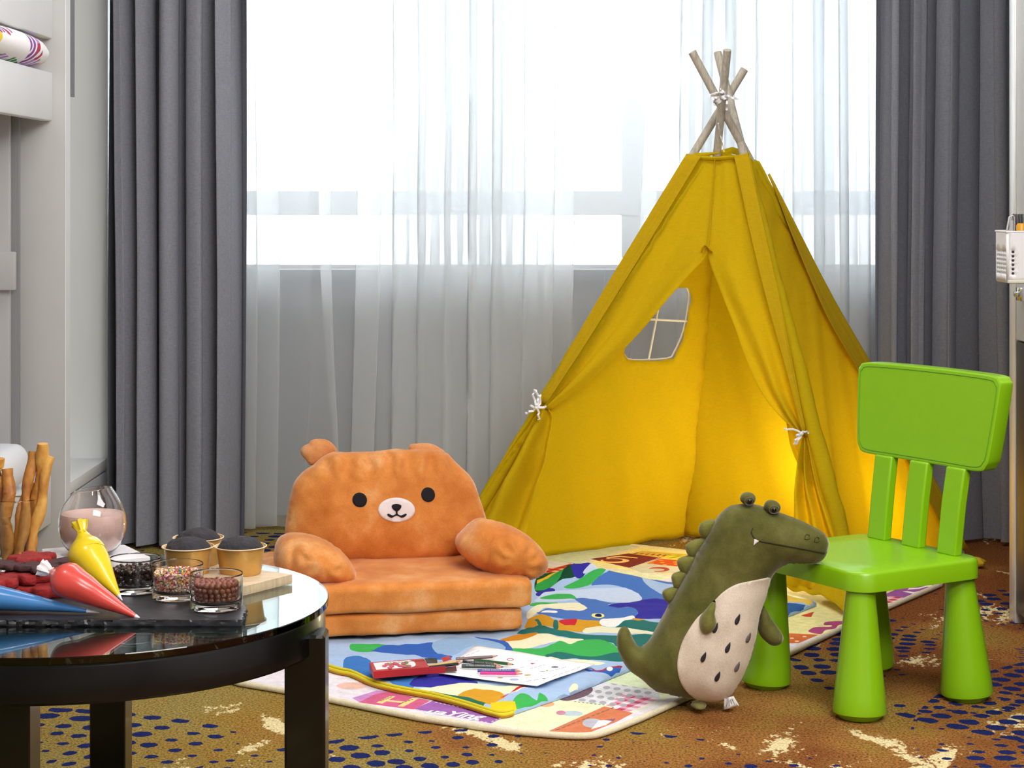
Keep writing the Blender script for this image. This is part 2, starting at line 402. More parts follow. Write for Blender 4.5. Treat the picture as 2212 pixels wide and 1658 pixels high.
# ---------------------------------------------------------------- bunk bed and cabinet on the left
wl = M('white_lacquer', 'e6e7e9', .38, var=.015, vs=6); wl2 = M('grey_white_board', 'b9b8b9', .6); wl3 = M('shaded_board', '8f9093', .7)  # last grey, for the headboard, has the poor light there in its colour
bb = thing('bunk_bed', 'white painted bunk bed cut by the left edge of the picture', 'bed', (-1.75, 4.7, 0))
XB = -1.257
MB().box(XB - .032, XB, 3.7, 5.38, 1.472, 1.62, bev=.006).build('guard_rail', wl, bb)
MB().box(XB - .032, XB, 3.7, 5.38, 1.247, 1.380, bev=.006).build('side_board', wl, bb)
MB().box(-2.25, XB - .033, 3.7, 5.34, 1.262, 1.285).build('bed_base', wl2, bb)
MB().box(-2.25, XB - .035, 3.72, 5.10, 1.286, 1.335, bev=.02, seg=3).build('mattress', M('mattress_cloth', 'e0e0e0', .9), bb)
MB().box(XB - .03, XB, 3.9, 5.36, .150, .282, bev=.003).box(-2.25, XB - .03, 3.9, 5.36, .262, .280).build('lower_drawer_box', wl, bb)
MB().box(-2.25, -1.333, 5.31, 5.33, .10, 1.262).build('headboard', wl3, bb, flat=True)
MB().box(-2.25, -1.352, 5.285, 5.309, .10, 1.262, bev=.003).build('headboard_frame', wl2, bb)
MB().box(-2.25, -1.332, 5.255, 5.284, .79, .893, bev=.003).build('crossbar', wl2, bb)
# floral quilt in the gap of the upper rail, and lower duvet
def floral():
    t = NT('floral_print'); v = t.add('TexVoronoi', {'Vector': t.pos((1, .55, 1)), 'Scale': 19, 'Randomness': 1.0}, distance='EUCLIDEAN')
    w_ = t.add('TexWave', {'Vector': t.pos((1, 1, 1), (.6, .3, .9)), 'Scale': 11, 'Distortion': 7, 'Detail': 1})
    hue = t.add('SeparateColor', {0: v.outputs['Color']}).outputs[0]
    n = t.n.new('ShaderNodeValToRGB'); n.color_ramp.interpolation = 'CONSTANT'
    cs = ['8a3f9a', 'f2f0f2', '2f8a3a', 'b52a4a', 'e8c92a', 'b98ad0', 'f4f2f4']
    e = n.color_ramp.elements
    while len(e) < len(cs): e.new(.5)
    for i, c in enumerate(cs): e[i].position = i / len(cs); e[i].color = lin(c)
    t.t.links.new(hue, n.inputs[0])
    c = t.mix(t.ramp(w_.outputs['Fac'], [(.66, (0, 0, 0)), (.72, (1, 1, 1))]), n.outputs[0], lin('f3f1f4'))
    t.t.links.new(c, t.b.inputs['Base Color']); t.b.inputs['Roughness'].default_value = .85; return t.m
pts = [(-1.306, 3.9 + .1465 * i, 1.426) for i in range(11)]
q = MB().loft(pts, [(.072, .0445)] * 10 + [(.045, .03)], 28, up=(0, 0, 1), wob=lambda i, k, p: 1 + .16 * nz(p.x * 18, p.y * 9, p.z * 18))
tag(q.build('quilt', floral(), loc=(-1.306, 4.6, 1.382), sub=1), 'white quilt with purple, green and red flower print showing through the upper bunk rail', 'quilt')
d = MB().box(-2.15, -1.258, 4.25, 5.17, .283, .402, bev=.05, seg=5)
d.v = [(x + .006 * nz(x * 9, y * 9, z * 9), y, z + .008 * nz(x * 7 + 3, y * 7)) for x, y, z in d.v]
tag(d.build('duvet', M('duvet_cotton', 'e9ebf2', .9, bump=.2, bs=20, bd=.004), loc=(-1.7, 4.7, .283), sub=1), 'plain white duvet on the lower bunk behind the breadsticks', 'duvet')

cb = thing('tall_cabinet', 'tall white open cabinet standing between the bunk bed and the grey curtain', 'cabinet', (-1.4, 5.7, 0))
gw = M('niche_board', 'eff2f1', .45, var=.01, vs=5); XC = -1.225
MB().box(-1.56, XC, 5.383, 5.436, 0, 2.3, bev=.002).build('side_panel', M('warm_grey_panel', 'c9c9c9', .6, var=.02, vs=5), cb)
MB().box(XC, XC + .003, 5.383, 5.436, 0, 2.3).build('edge_strip', M('white_edge', 'f3f4f6', .4), cb, flat=True)
MB().box(-1.56, XC, 5.955, 6.0, 0, 2.3, bev=.001).build('side_panel', gw, cb)
MB().box(-1.56, -1.545, 5.437, 5.954, .02, 2.3).build('back_panel', gw, cb, flat=True)
MB().box(-1.544, XC - .001, 5.437, 5.954, .216, .248, bev=.001).build('shelf', M('shelf_board', 'e9ebeb', .4), cb)
MB().box(-1.54, XC - .001, 5.44, 5.951, .02, .210, bev=.001).build('drawer', M('drawer_front_grey', 'bfc3c7', .5), cb)
MB().box(XC - .004, XC + .001, 5.44, 5.50, 1.319, 2.2).build('slot_shade', M('slot_shade_grey', '88898d', .6), cb, flat=True)  # flat strip, shade of the recessed gap put into its grey
MB().box(-1.544, XC - .001, 5.437, 5.954, 2.27, 2.3).build('top_panel', gw, cb, flat=True)

# ---------------------------------------------------------------- cabinet on the right
rc = thing('display_cabinet', 'tall cabinet with glossy white upper door and dark lower door at the right edge', 'cabinet', (1.6, 4.1, 0))
XR = 1.229
MB().box(XR + .02, 1.95, 3.3, 4.84, .03, 2.3).build('body', M('cabinet_dark', '241b16', .4), rc, flat=True)
MB().box(XR, XR + .019, 3.3, 4.79, .692, 2.3, bev=.002).build('upper_door', M('white_gloss', 'f2f4f7', .15, coat=.6), rc)
MB().box(XR, XR + .019, 3.3, 4.79, .03, .688, bev=.002).build('lower_door', M('dark_walnut_gloss', '20140c', .3, var=.5, vs=12, aniso=(1, 6, .5), coat=.1), rc)
MB().box(XR - .002, XR + .025, 4.795, 4.85, .0, 2.3, bev=.002).build('edge_trim', M('brushed_aluminium', 'e6e6e4', .3, .25), rc)
lt = MB().box(XR - .014, XR, 4.70, 4.742, .79, .823, bev=.003).build('latch', M('chrome', 'e2e4e8', .12, 1.0), rc)
MB().box(XR - .021, XR - .014, 4.708, 4.734, .80, .813, bev=.002).build('lever', MATS['chrome'], lt)

# basket of pens hung on the cabinet
bk = thing('pen_basket', 'small white plastic basket with punched holes hung on the right cabinet', 'basket', (1.16, 4.39, .853))
wp = M('basket_plastic', 'e9e6e8', .3)
x0, x1, y0, y1, z0, z1 = 1.092, 1.226, 4.335, 4.435, .853, .963
def wallholes(u0, u1, mapf, us):
    hs = []
    for i, u in enumerate(us):
        for k in range(6): hs.append(ell(u, .018 + .0095 * k, .0033, .0031, 12))
    V, T, mi, _, _ = cdt([(u0, 0), (u1, 0), (u1, .11), (u0, .11)], .012, (), hs)
    return [mapf(*p) for p in V], T
w_ = .0
mb = MB()
v, f = wallholes(0, .126, lambda u, z: (x0 + .004 + u, y0, z0 + z), [.009, .117]); mb.add(v, f)
v, f = wallholes(0, .092, lambda u, z: (x0, y0 + .004 + u, z0 + z), [.006 + .0105 * k for k in range(8)]); mb.add(v, f)
v, f = wallholes(0, .126, lambda u, z: (x0 + .004 + u, y1, z0 + z), []); mb.add(v, f)
v, f = wallholes(0, .092, lambda u, z: (x1 , y0 + .004 + u, z0 + z), []); mb.add(v, f)
for (cx, cy, a0) in ((x0 + .004, y0 + .004, 180), (x1, y0 + .004, 270), (x0 + .004, y1 - .004, 90)):
    if cx == x1: continue
    mb.grid([[(cx + .004 * math.cos(R(a0 + 15 * k)), cy + .004 * math.sin(R(a0 + 15 * k)), z) for k in range(7)] for z in (z0, z1)])
mb.box(x0 + .001, x1, y0 + .001, y1 - .001, z0 - .001, z0 + .002)
mb.build('body', wp, bk, solid=.0016, off=0)
MB().loft([(x0 - .001, y0 - .001, z1), (x1, y0 - .001, z1), (x1, y1, z1), (x0 - .001, y1, z1)], .0022, 8, closed=True).build('rim', wp, bk)
MB().loft([(x0 + .004, y0, z0), (x1, y0, z0), (x1, y1, z0), (x0 + .004, y1, z0)], .004, 8, closed=True).build('base_edge', M('basket_base', 'd9d4c4', .35), bk)
def pen(name, x, y, r, h, col, label, lean=0, capc=None):
    o = thing(name, label, 'pen', (x, y, z0 + .004))
    T = Matrix.Translation((x, y, z0 + .004)) @ Matrix.Rotation(R(lean), 4, 'Y')
    MB().lathe([(r * .9, 0), (r, .004), (r, h * .72)], 16, T=T).build('barrel', M('pen_' + col, col, .35), o)
    MB().lathe([(r * 1.12, h * .7), (r * 1.12, h * .96), (r * .8, h)], 16, T=T).build('cap', M('pen_' + (capc or col), capc or col, .3), o)
pen('marker_pen', 1.128, 4.352, .010, .1245, 'd99a1e', 'orange marker pen standing at the front of the white basket')
pen('marker_pen', 1.156, 4.352, .012, .129, '1f9a52', 'green marker pen standing beside the orange one in the basket')
pen('marker_pen', 1.170, 4.385, .011, .150, 'b87fc0', 'pink and purple marker pen behind the green one in the basket', 4, 'a63a6e')
for k in range(4):
    o = thing('black_pen', 'thin black pen in the row behind the orange marker in the basket', 'pen', (1.122 + .0065 * k, 4.396, z0 + .004), 'black pens in the white basket')
    T = Matrix.Translation((1.122 + .0065 * k, 4.396, z0 + .004)); MB().lathe([(.0026, 0), (.0028, .11), (.0028, .143), (.002, .145)], 10, T=T).build('barrel', M('black_plastic', '1c1a22', .3), o)
sb = MB(); sb.box(1.099, 1.117, 4.362, 4.366, z0 + .006, z0 + .142, bev=.001)
sc_o = thing('scissors', 'grey plastic handle tool standing at the left corner of the basket', 'scissors', (1.108, 4.364, z0 + .004))
T = Matrix.Translation((1.108, 4.37, z0 + .09))
MB().loft([(-.008, 0, -.08), (-.0105, 0, -.02), (-.008, 0, .02), (-.002, 0, .052), (.006, 0, .055), (.009, 0, .05), (.009, 0, -.08)], (.0022, .004), 8, up=(0, 1, 0), T=T).build('outer_handle', M('grey_plastic', 'bcbabc', .4), sc_o)
MB().loft([(.000, .008, -.08), (.000, .008, .02), (.006, .008, .05)], (.002, .0035), 8, up=(0, 1, 0), T=T).box(.0015, .008, .004, .008, -.08, .045, T=T).build('inner_handle', MATS['grey_plastic'], sc_o)
# ---------------------------------------------------------------- tent
foot = {'FL': fl(950, 1240), 'FR': fl(1856, 1306), 'BR': fl(2076, 1199), 'BL': fl(1480, 1166)}
tops = {'FL': (1608, 150, 5.62), 'FR': (1550, 114, 5.63), 'BR': (1495, 112, 5.48), 'BL': (1571, 108, 5.42)}
tops = {k: at(*v) for k, v in tops.items()}
def onpole(k, y):
    a, b = foot[k], tops[k]; lo, hi = 0., 1.
    for _ in range(40):
        m = (lo + hi) / 2; p = a.lerp(b, m)
        if HY - (p.z - H) * F / p.y > y: lo = m
        else: hi = m
    return a.lerp(b, lo)
tc = {'FL': onpole('FL', 338), 'FR': onpole('FR', 338), 'BR': onpole('BR', 350), 'BL': onpole('BL', 330)}
cen = sum(foot.values(), Vector()) / 4
tent = thing('play_tent', 'yellow fabric teepee play tent with four wooden poles by the window', 'tent', (cen.x, cen.y, 0))
yel = fabric('yellow_canvas', 'dcc014', transl=.45, weave=560, var=.10, bump=.3, tcol='ecd618')
wood = M('pole_wood', 'b3aa9a', .6, var=.22, vs=30, aniso=(6, 6, .5))
for k in ('FL', 'FR', 'BR', 'BL'): MB().loft([foot[k] + Vector((-.012, .075, .003) if k == 'BL' else (0, 0, .003)), tops[k]], [.0115, .0115], 20).build('pole', wood, tent, ang=60)
def plane(a, b, c):
    n = (b - a).cross(c - a).normalized()
    if n.dot(cen + Vector((0, 0, .5)) - a) > 0: n = -n
    return a, n                                              # n points out of the tent
PF = plane(foot['FL'], foot['FR'], tc['FR']); PL = plane(foot['FL'], foot['BL'], tc['BL']); PB = plane(foot['BL'], foot['BR'], tc['BR']); PR = plane(foot['BR'], foot['FR'], tc['FR'])
def tri_wall(name, a, b, ta, tb, pl, hole=None, seed=1, amp=.012, sag=.0, sp=.03, ext=.0):
    e1 = (b - a).normalized(); e2 = pl[1].cross(e1); 
    if e2.z < 0: e2 = -e2
    to2 = lambda p: ((p - a).dot(e1), (p - a).dot(e2))
    A, B, TA, TB = to2(a), to2(b), to2(ta), to2(tb)
    if ext: A = (A[0] - ext, A[1]); TA = (TA[0] - ext, TA[1]); B = (B[0] + ext, B[1]); TB = (TB[0] + ext, TB[1])
    bot = [(A[0] + (B[0] - A[0]) * k / 12, A[1] + (B[1] - A[1]) * k / 12 + .012 + sag * math.sin(math.pi * k / 12) + .006 * math.sin(k * 1.9 + seed)) for k in range(13)]
    V, T, mi, _, _ = cdt(bot + [TB, TA], sp, (), [[to2(p) for p in hole]] if hole else [])
    vs = []
    Lx = B[0] - A[0]
    for x, y in V:
        z = y / max(TA[1], .1); wd = .15 + .85 * (1 - z)
        dn = amp * (nz(x * 9 / wd, y * 1.2, seed) * 1.0 + .5 * nz(x * 22 / wd, y * 2.5, seed + 5)) - amp * 1.2 * math.sin(math.pi * min(1, max(0, (x - A[0] * z) / Lx))) * (1 - z)
        edge = min(1, abs(1 - z) * 6 + .1)
        vs.append(a + e1 * x + e2 * y + pl[1] * (.010 + dn * edge))
    return MB().add(vs, [tuple(t) for t in T]).build(name, yel, tent, ang=180, solid=.0012)
# window opening of the left wall, seen from inside
wpx = [(1392, 640), (1405, 627), (1478, 622), (1491, 628), (1493, 650), (1482, 715), (1462, 762), (1446, 777), (1372, 780), (1356, 772), (1353, 755), (1372, 700)]
hole = [hit(x, y, *PL) for x, y in sm(wpx, 3)]
tri_wall('left_wall', foot['FL'], foot['BL'], tc['FL'], tc['BL'], PL, hole, 2, .012, ext=.022)
tri_wall('back_wall', foot['BL'], foot['BR'], tc['BL'], tc['BR'], PB, None, 11, .014, ext=.022)
tri_wall('right_wall', foot['BR'], foot['FR'], tc['BR'], tc['FR'], PR, None, 23, .010)
off = PL[1] * .012
cr = M('cream_cord', 'efeadd', .8)
MB().loft([p + off for p in hole], .0026, 8, closed=True).build('window_binding', cr, tent)
a, b, c, d = [hit(*p, *PL) + off for p in ((1366, 690), (1489, 697), (1437, 622), (1407, 778))]
MB().loft([a, b, b + (b - a) * .14 + Vector((0, 0, -.012))], .003, 8).loft([c, d], .003, 8).build('window_cord', cr, tent)
# sleeves around the poles
def sleeve(k, y0, y1, r0, r1, seed, zb=.02):
    a = tc[k]; b = foot[k].lerp(tops[k], zb / tops[k].z); n = 40; pts = []; rad = []
    for i in range(n):
        t = i / (n - 1); p = a.lerp(b, t); q = r0 + (r1 - r0) * t
        pts.append(p + Vector((.004 * nz(t * 9, seed), .0, 0))); rad.append((q, q * .9))
    MB().loft(pts, rad, 14, cap=False, wob=lambda i, kk, p: 1 + .16 * nz(p.x * 40, p.y * 40, p.z * 14)).build('pole_sleeve', yel, tent, ang=180)
sleeve('FL', 0, 0, .0165, .021, 1); sleeve('FR', 0, 0, .017, .024, 2); sleeve('BR', 0, 0, .0165, .021, 3)
# front flaps
def flap(name, left, right, n=44, m=30, nf=2.5, amp=.012, seed=0, lift=.012, gather=None, mat=None, th=.0014, depth=0, P=None):
    P = P or PF
    L = resample(sm(left, 6, False), n); Rr = resample(sm(right, 6, False), n); rows = []
    for i in range(n):
        t = i / (n - 1); row = []
        for j in range(m):
            u = j / (m - 1); px = L[i].lerp(Rr[i], u)
            g = gather(t) if gather else 1
            h = amp * g * (math.sin(2 * math.pi * nf * u + seed + 2.2 * nz(t * 2, seed)) + .6 * nz(u * 6, t * 4, seed))
            p = hit(px.x, px.y, *P) + P[1] * (lift + depth + h)
            p.z = max(p.z, .022 + .002 * math.sin(9 * u)); row.append(p)
        rows.append(row)
    return MB().grid(rows).build(name, mat or yel, tent, ang=180, solid=th)
bell = lambda t: .15 + .85 * min(1, t * 1.3)
flap('left_flap', [(1488, 338), (1410, 468), (1330, 600), (1240, 752), (1168, 878)], [(1550, 341), (1541, 440), (1530, 545), (1492, 592), (1440, 650), (1380, 722), (1310, 792), (1245, 850), (1189, 888)], nf=1.6, amp=.010, seed=1, gather=bell, n=60)
flap('left_flap_tail', [(1166, 880), (1112, 960), (1040, 1074), (990, 1150), (944, 1228)], [(1190, 886), (1199, 908), (1191, 960), (1183, 1020), (1160, 1100), (1128, 1218)], nf=1.7, amp=.030, seed=2.5, gather=lambda t: .25 + .75 * min(1, 2.2 * t), n=50)
flap('right_flap', [(1548, 341), (1541, 440), (1530, 545), (1556, 625), (1588, 705), (1612, 772), (1648, 850), (1692, 905), (1737, 946)], [(1622, 337), (1652, 480), (1688, 640), (1718, 790), (1746, 946)], nf=1.9, amp=.011, seed=4, gather=bell, n=60)
flap('right_flap_tail', [(1734, 948), (1727, 990), (1722, 1050), (1715, 1120), (1706, 1200), (1690, 1262)], [(1747, 946), (1775, 1040), (1800, 1120), (1828, 1210), (1856, 1300)], nf=2.6, amp=.022, seed=0.4, gather=lambda t: .2 + .8 * min(1, 2.5 * t), n=50, m=44)
flap('inner_fold', [(1688, 872), (1700, 950), (1720, 1000), (1746, 1052)], [(1736, 940), (1744, 970), (1750, 1010), (1756, 1052)], nf=1.2, amp=.006, seed=3, depth=-.05)
casing = fabric('casing_canvas', 'cba712', transl=.22, weave=560, var=.10, bump=.3, tcol='d9bb12')
g_one = lambda t: 1
flap('pole_casing', [(1489, 340), (1410, 469), (1330, 601), (1242, 750), (1176, 872)], [(1520, 344), (1448, 462), (1368, 592), (1270, 752), (1186, 876)], nf=.5, amp=.003, seed=1, lift=.030, mat=casing)
flap('pole_casing', [(1592, 345), (1620, 480), (1658, 640), (1700, 790), (1738, 936)], [(1621, 339), (1651, 480), (1687, 640), (1717, 790), (1746, 940)], nf=.5, amp=.003, seed=2, lift=.032, mat=casing)
flap('pole_casing', [(1647, 381), (1718, 520), (1800, 676), (1872, 800), (1960, 960), (2050, 1130)], [(1645, 383), (1668, 440), (1702, 530), (1772, 690), (1846, 818), (1932, 975), (2016, 1135)], nf=.5, amp=.003, seed=3, lift=.024, mat=casing, P=PR)
# cloth pooled on the mat at the foot of the right flap
pool = MB()
rows = []
for i in range(14):
    t = i / 13; row = []
    for j in range(26):
        u = j / 25; px = 1694 + 165 * u; py = 1255 + 8 * u + t * (18 + 62 * (u ** 1.3)) 
        g = fl(px, py, .02); row.append(g + Vector((0, 0, .055 * (1 - t) + .018 * math.sin(u * 9 + t * 3) * (1 - t * .5) + .012 + .012 * nz(u * 6, t * 3, 3))))
    rows.append(row)
pool.grid(rows).build('pooled_hem', yel, tent, ang=180, solid=.0015)
# front face top band, edge hem and seam
def strip(name, px, r, mat, d=.016): 
    return MB().loft([hit(x, y, *PF) + PF[1] * d for x, y in sm(px, 6, False)], r, 8, up=PF[1]).build(name, mat, tent)
hemc = fabric('yellow_hem', 'cfa912', transl=.3, weave=560, tcol='e0b408')
strip('top_hem', [(1490, 341), (1530, 347), (1575, 346), (1620, 339)], (.004, .009), yel, .018)
strip('apex_patch', [(1518, 548), (1527, 535), (1541, 548)], (.002, .008), hemc, .018)
strip('centre_seam', [(1549, 345), (1541, 440), (1531, 535)], (.0012, .0012), hemc, .022)
MB().loft([hit(1556, 332, *PF) + Vector((0, .10, 0)), hit(1590, 326, *PF) + Vector((0, .09, .004)), hit(1618, 336, *PF)], (.003, .010), 8).loft([tc['BL'], tc['FL']], (.003, .010), 8).loft([tc['BR'], tc['FR']], (.003, .01), 8).build('top_hem', yel, tent)
def bow(name, x, y, pts, r=.0032, P=PF, d=.05, mat=None):
    mb = MB(); c = hit(x, y, *P) + P[1] * d; mb.blob(c, (.0055, .0055, .0055), sub=2)
    for pl in pts: mb.loft([hit(a_, b_, *P) + P[1] * (d + .006 * math.sin(i * 1.6)) for i, (a_, b_) in enumerate(sm(pl, 4, False))], (r, r * .45), 8, up=P[1])
    return mb.build(name, mat or cr, tent)
wr = M('white_ribbon', 'f4f2f4', .6)
bow('tie_ribbon', 1173, 888, [[(1173, 888), (1165, 866), (1166, 853), (1171, 853), (1175, 870), (1173, 888)], [(1173, 888), (1176, 868), (1180, 862), (1177, 884), (1173, 888)], [(1173, 888), (1160, 896), (1148, 900)], [(1173, 888), (1176, 902), (1176, 914)], [(1158, 884), (1173, 889), (1192, 886)]], .0032, mat=wr)
bow('tie_cord', 1740, 944, [[(1740, 944), (1728, 937), (1702, 934)], [(1740, 944), (1729, 956), (1724, 966), (1731, 963), (1740, 944)], [(1728, 950), (1740, 942), (1750, 940), (1755, 944)]], .0026, mat=wr)
# cord lashing at the crossing
mb = MB(); Dl = 5.50
L3 = lambda pts, d=Dl: [at(x, y, d + .02 * math.sin(i * 1.3)) for i, (x, y) in enumerate(sm(pts, 4, False))]
Zc = lambda pts: Z(1440, 80, 5.92, pts)
for pl in ([(550, 745), (620, 720), (700, 705), (740, 740), (790, 770)], [(555, 760), (640, 775), (720, 760), (790, 765)], [(600, 850), (660, 810), (720, 775), (790, 765)], [(610, 865), (680, 830), (740, 790), (790, 770)], [(790, 765), (860, 780), (925, 790)], [(775, 770), (770, 850), (765, 930)], [(690, 665), (730, 700), (790, 760)], [(555, 740), (600, 800), (610, 860)]):
    mb.loft(L3(Zc(pl), 5.455), (.0030, .0015), 8, up=(0, 1, 0))
mb.blob(at(*Zc([(785, 765)])[0], 5.455), (.006, .006, .006), sub=2)
mb.loft(L3(Zc([(660, 960), (665, 1170), (700, 1300), (735, 1465)]), 5.5), .0015, 6)
mb.build('lashing_cord', wr, tent)
# small lamp standing inside the tent behind the right flap
lp = thing('tent_lamp', 'small glowing lamp standing inside the yellow tent behind the crocodile', 'lamp', (.92, 5.60, 0))
lm = NT('lamp_globe'); lm.b.inputs['Emission Color'].default_value = (1, .82, .42, 1); lm.b.inputs['Emission Strength'].default_value = 3
T = Matrix.Translation((.92, 5.60, 0))
MB().lathe([(.045, .001), (.045, .018), (.02, .025), (.012, .03), (.012, .06)], 24, T=T).build('base', M('lamp_base', 'dddddd', .4), lp)
MB().blob((.92, 5.60, .105), (.045, .045, .05)).build('globe', lm.m, lp)
light('lamp_light', 'POINT', (.88, 5.50, .14), 8, .05, (1, .86, .55))
# ---------------------------------------------------------------- play mat
mA = fl(1290, 1597); mC = fl(2046, 1262); mu = (mC - mA).normalized(); mv = Vector((-mu.y, mu.x, 0)); ML = (mC - mA).length; MW = 1.25
def mpt(a, b): return mA + mu * a + mv * b
def rrect(a0, a1, b0, b1, r, n=6):
    o = []
    for cx, cy, s in ((a1 - r, b1 - r, 0), (a0 + r, b1 - r, 90), (a0 + r, b0 + r, 180), (a1 - r, b0 + r, 270)):
        o += [(cx + r * math.cos(R(s + 90 * k / n)), cy + r * math.sin(R(s + 90 * k / n))) for k in range(n + 1)]
    return o
mfr = [(520, 1476), (640, 1497), (763, 1522), (860, 1542), (918, 1553), (980, 1562), (1100, 1579), (1200, 1588), (1262, 1590), (1305, 1583), (1380, 1554), (1500, 1500), (1699, 1414)]
mb_ = [tuple(fl(x, y, .0065).xy) for x, y in sm(mfr, 3, False)] + [tuple(mpt(*p).xy) for p in ((ML * .75, .003), (ML - .05, 0), (ML - .012, .012), (ML, .05), (ML, MW - .05), (ML - .015, MW - .015), (ML - .05, MW), (.05, MW), (.01, MW - .02))]
PAL = {}; PM = []
def pal(h, kind='mat'):
    k = kind + h
    if k not in PAL:
        PAL[k] = len(PM); PM.append(fabric(kind + '_print_' + h, h, weave=420, var=.14, bump=.25) if kind == 'mat' else fabric(kind + '_print_' + h, h, weave=800, var=.07, bump=.2))
    return PAL[k]
pal('e3dbe2')
def g2(pts, z=.01): return [tuple(fl(x, y, z).xy) for x, y in pts]
c3 = lambda p: g2(Z(560, 1380, 5.027, p)); c4 = lambda p: g2(Z(980, 1380, 4.254, p)); c7 = lambda p: g2(Z(1660, 1240, 5.53, p)); c8 = lambda p: g2(Z(1240, 1160, 8.508, p)); c5 = lambda p: g2(Z(1080, 1180, 5.5275, p))
def ging(poly, s, h, odd=None):
    B = np.array([((Vector((*p, 0)) - mA).dot(mu), (Vector((*p, 0)) - mA).dot(mv)) for p in poly]); o = []
    for i in range(int(B[:, 0].min() / s) - 1, int(B[:, 0].max() / s) + 2):
        for j in range(int(B[:, 1].min() / s) - 1, int(B[:, 1].max() / s) + 2):
            if i % 2 and j % 2: m_ = pal(h)
            elif (i + j) % 2 and odd: m_ = pal(odd)
            else: continue
            q = [(i * s, j * s), (i * s + s, j * s), (i * s + s, j * s + s), (i * s, j * s + s)]
            w_ = [tuple(mpt(*p).xy) for p in q]; cx = sum(p[0] for p in w_) / 4; cy = sum(p[1] for p in w_) / 4
            if pip(np.array([cx]), np.array([cy]), poly)[0]: o.append((w_, m_))
    return o
def inmat(a0, a1, b0, b1): return [tuple(mpt(*p).xy) for p in ((a0, b0), (a1, b0), (a1, b1), (a0, b1))]
S = []
# patchwork ground laid out in squares over the whole mat, so the hidden part is quilted too
cols = ['e2e8bf', 'e3dbe2', 'efe6a0', 'dfe0e4', 'd9a0b8', 'cfdcc2']
for i in range(5):
    for j in range(4): S.append((inmat(.02 + i * .36, .02 + i * .36 + .35, .02 + j * .31, .02 + j * .31 + .30), pal(cols[(i * 2 + j * 3) % 6])))
S.append((c3([(-300, 430), (300, 600), (1000, 660), (1270, 560), (1100, 480), (700, 300), (0, 200)]), pal('e3dbe2')))
S.append((c3([(1010, 640), (1270, 560), (1400, 560), (1090, 690)]), pal('c78bc6')))
S.append((c3([(1080, 690), (1240, 605), (1390, 570), (1860, 670), (1680, 765), (1500, 745)]), pal('cc5f86')))
for p in ([(1270, 690), (1420, 620), (1480, 622), (1335, 702)], [(1500, 730), (1660, 640), (1735, 645), (1565, 735)], [(1390, 660), (1610, 682), (1580, 697), (1360, 674)]): S.append((c3(p), pal('e8cf8a')))
S.append((g2([(894, 1531), (938, 1512), (1097, 1546), (1060, 1562)]), pal('9c63ad')))
S.append((c3(ell(1010, 510, 175, 42)), pal('e5c9c9'))); S.append((c3(ell(1000, 508, 160, 34)), pal('e3b9a8')))
S.append((c4([(500, 705), (900, 570), (1060, 545), (1420, 600), (1380, 625), (850, 852), (350, 782)]), pal('e2e8bf')))
S.append((c4([(850, 856), (1385, 618), (1650, 680), (1500, 760), (1200, 880)]), pal('cf7a55')))
S.append((c4(ell(1275, 772, 92, 42)), pal('b9b9c4'))); S.append((c4([(1330, 750), (1480, 735), (1400, 790), (1260, 830), (1290, 800)]), pal('f0eef0'))); S.append((c4([(1380, 745), (1490, 730), (1470, 755)]), pal('8a5a78')))
g_ = c4([(1400, 612), (1560, 498), (1920, 552), (1640, 672)]); S.append((g_, pal('efdfe4'))); S += ging(g_, .016, 'c24a68', 'dd9bb0')
S.append((c4([(1060, 560), (1330, 388), (1880, 470), (1900, 552), (1560, 498), (1400, 605)]), pal('d9d9de')))
for i in range(5):
    for j in range(5): S.append((c4(ell(1180 + i * 95 + j * 75, 560 - i * 2 - j * 38 + i * 14, 34, 15)), pal('a9a9b2')))
S.append((c4(sm([(960, 545), (1060, 480), (1160, 440), (1260, 440), (1275, 480), (1200, 530), (1050, 568)], 4)), pal('6d5560')))
S.append((c4([(1330, 388), (1630, 280), (1900, 380), (1880, 470)]), pal('dbe8c0')))
S.append((c4(ell(1090, 685, 100, 24)), pal('b9c9cf'))); S.append((c4(ell(985, 678, 45, 20)), pal('cf8aa8'))); S.append((c4(ell(850, 598, 75, 26)), pal('e2a877')))
S.append((c7([(150, 540), (620, 320), (1010, 500), (900, 640), (600, 740), (150, 700)]), pal('efe6a0')))
S.append((c7([(100, 700), (600, 722), (360, 825), (100, 825)]), pal('d9713a')))
for e in ((280, 765), (340, 800), (430, 745), (200, 735)): S.append((c7(ell(*e, 26, 8)), pal('f0d8b0')))
S.append((c7([(100, 825), (360, 825), (220, 900), (100, 960)]), pal('e9e3ec')))
S.append((c7(sm([(480, 672), (560, 632), (735, 628), (752, 608), (665, 606), (690, 570), (880, 560), (960, 590), (840, 606), (795, 650), (680, 668), (625, 716), (500, 695)], 4)), pal('b04a7c')))
S.append((c7([(385, 492), (545, 448), (510, 512), (440, 508)]), pal('cf4a30')))
S.append((c7([(1380, 245), (1640, 130), (2110, 80), (2120, 110), (1900, 205), (1640, 285), (1380, 262)]), pal('9a5aa6')))
for p in ([(1600, 205), (1640, 215), (1740, 235), (1850, 200), (1820, 195), (1740, 215), (1660, 200)], [(1660, 185), (1800, 175), (1960, 130), (1930, 128), (1790, 160), (1680, 165)], [(1850, 150), (1960, 150), (2000, 135), (1890, 128)]): S.append((c7(p), pal('f4eff4')))
g_ = c7([(1380, 262), (1640, 285), (1420, 390), (1380, 400)]); S.append((g_, pal('f0e4e6'))); S += ging(g_, .016, 'c23a4a', 'e8a0a8')
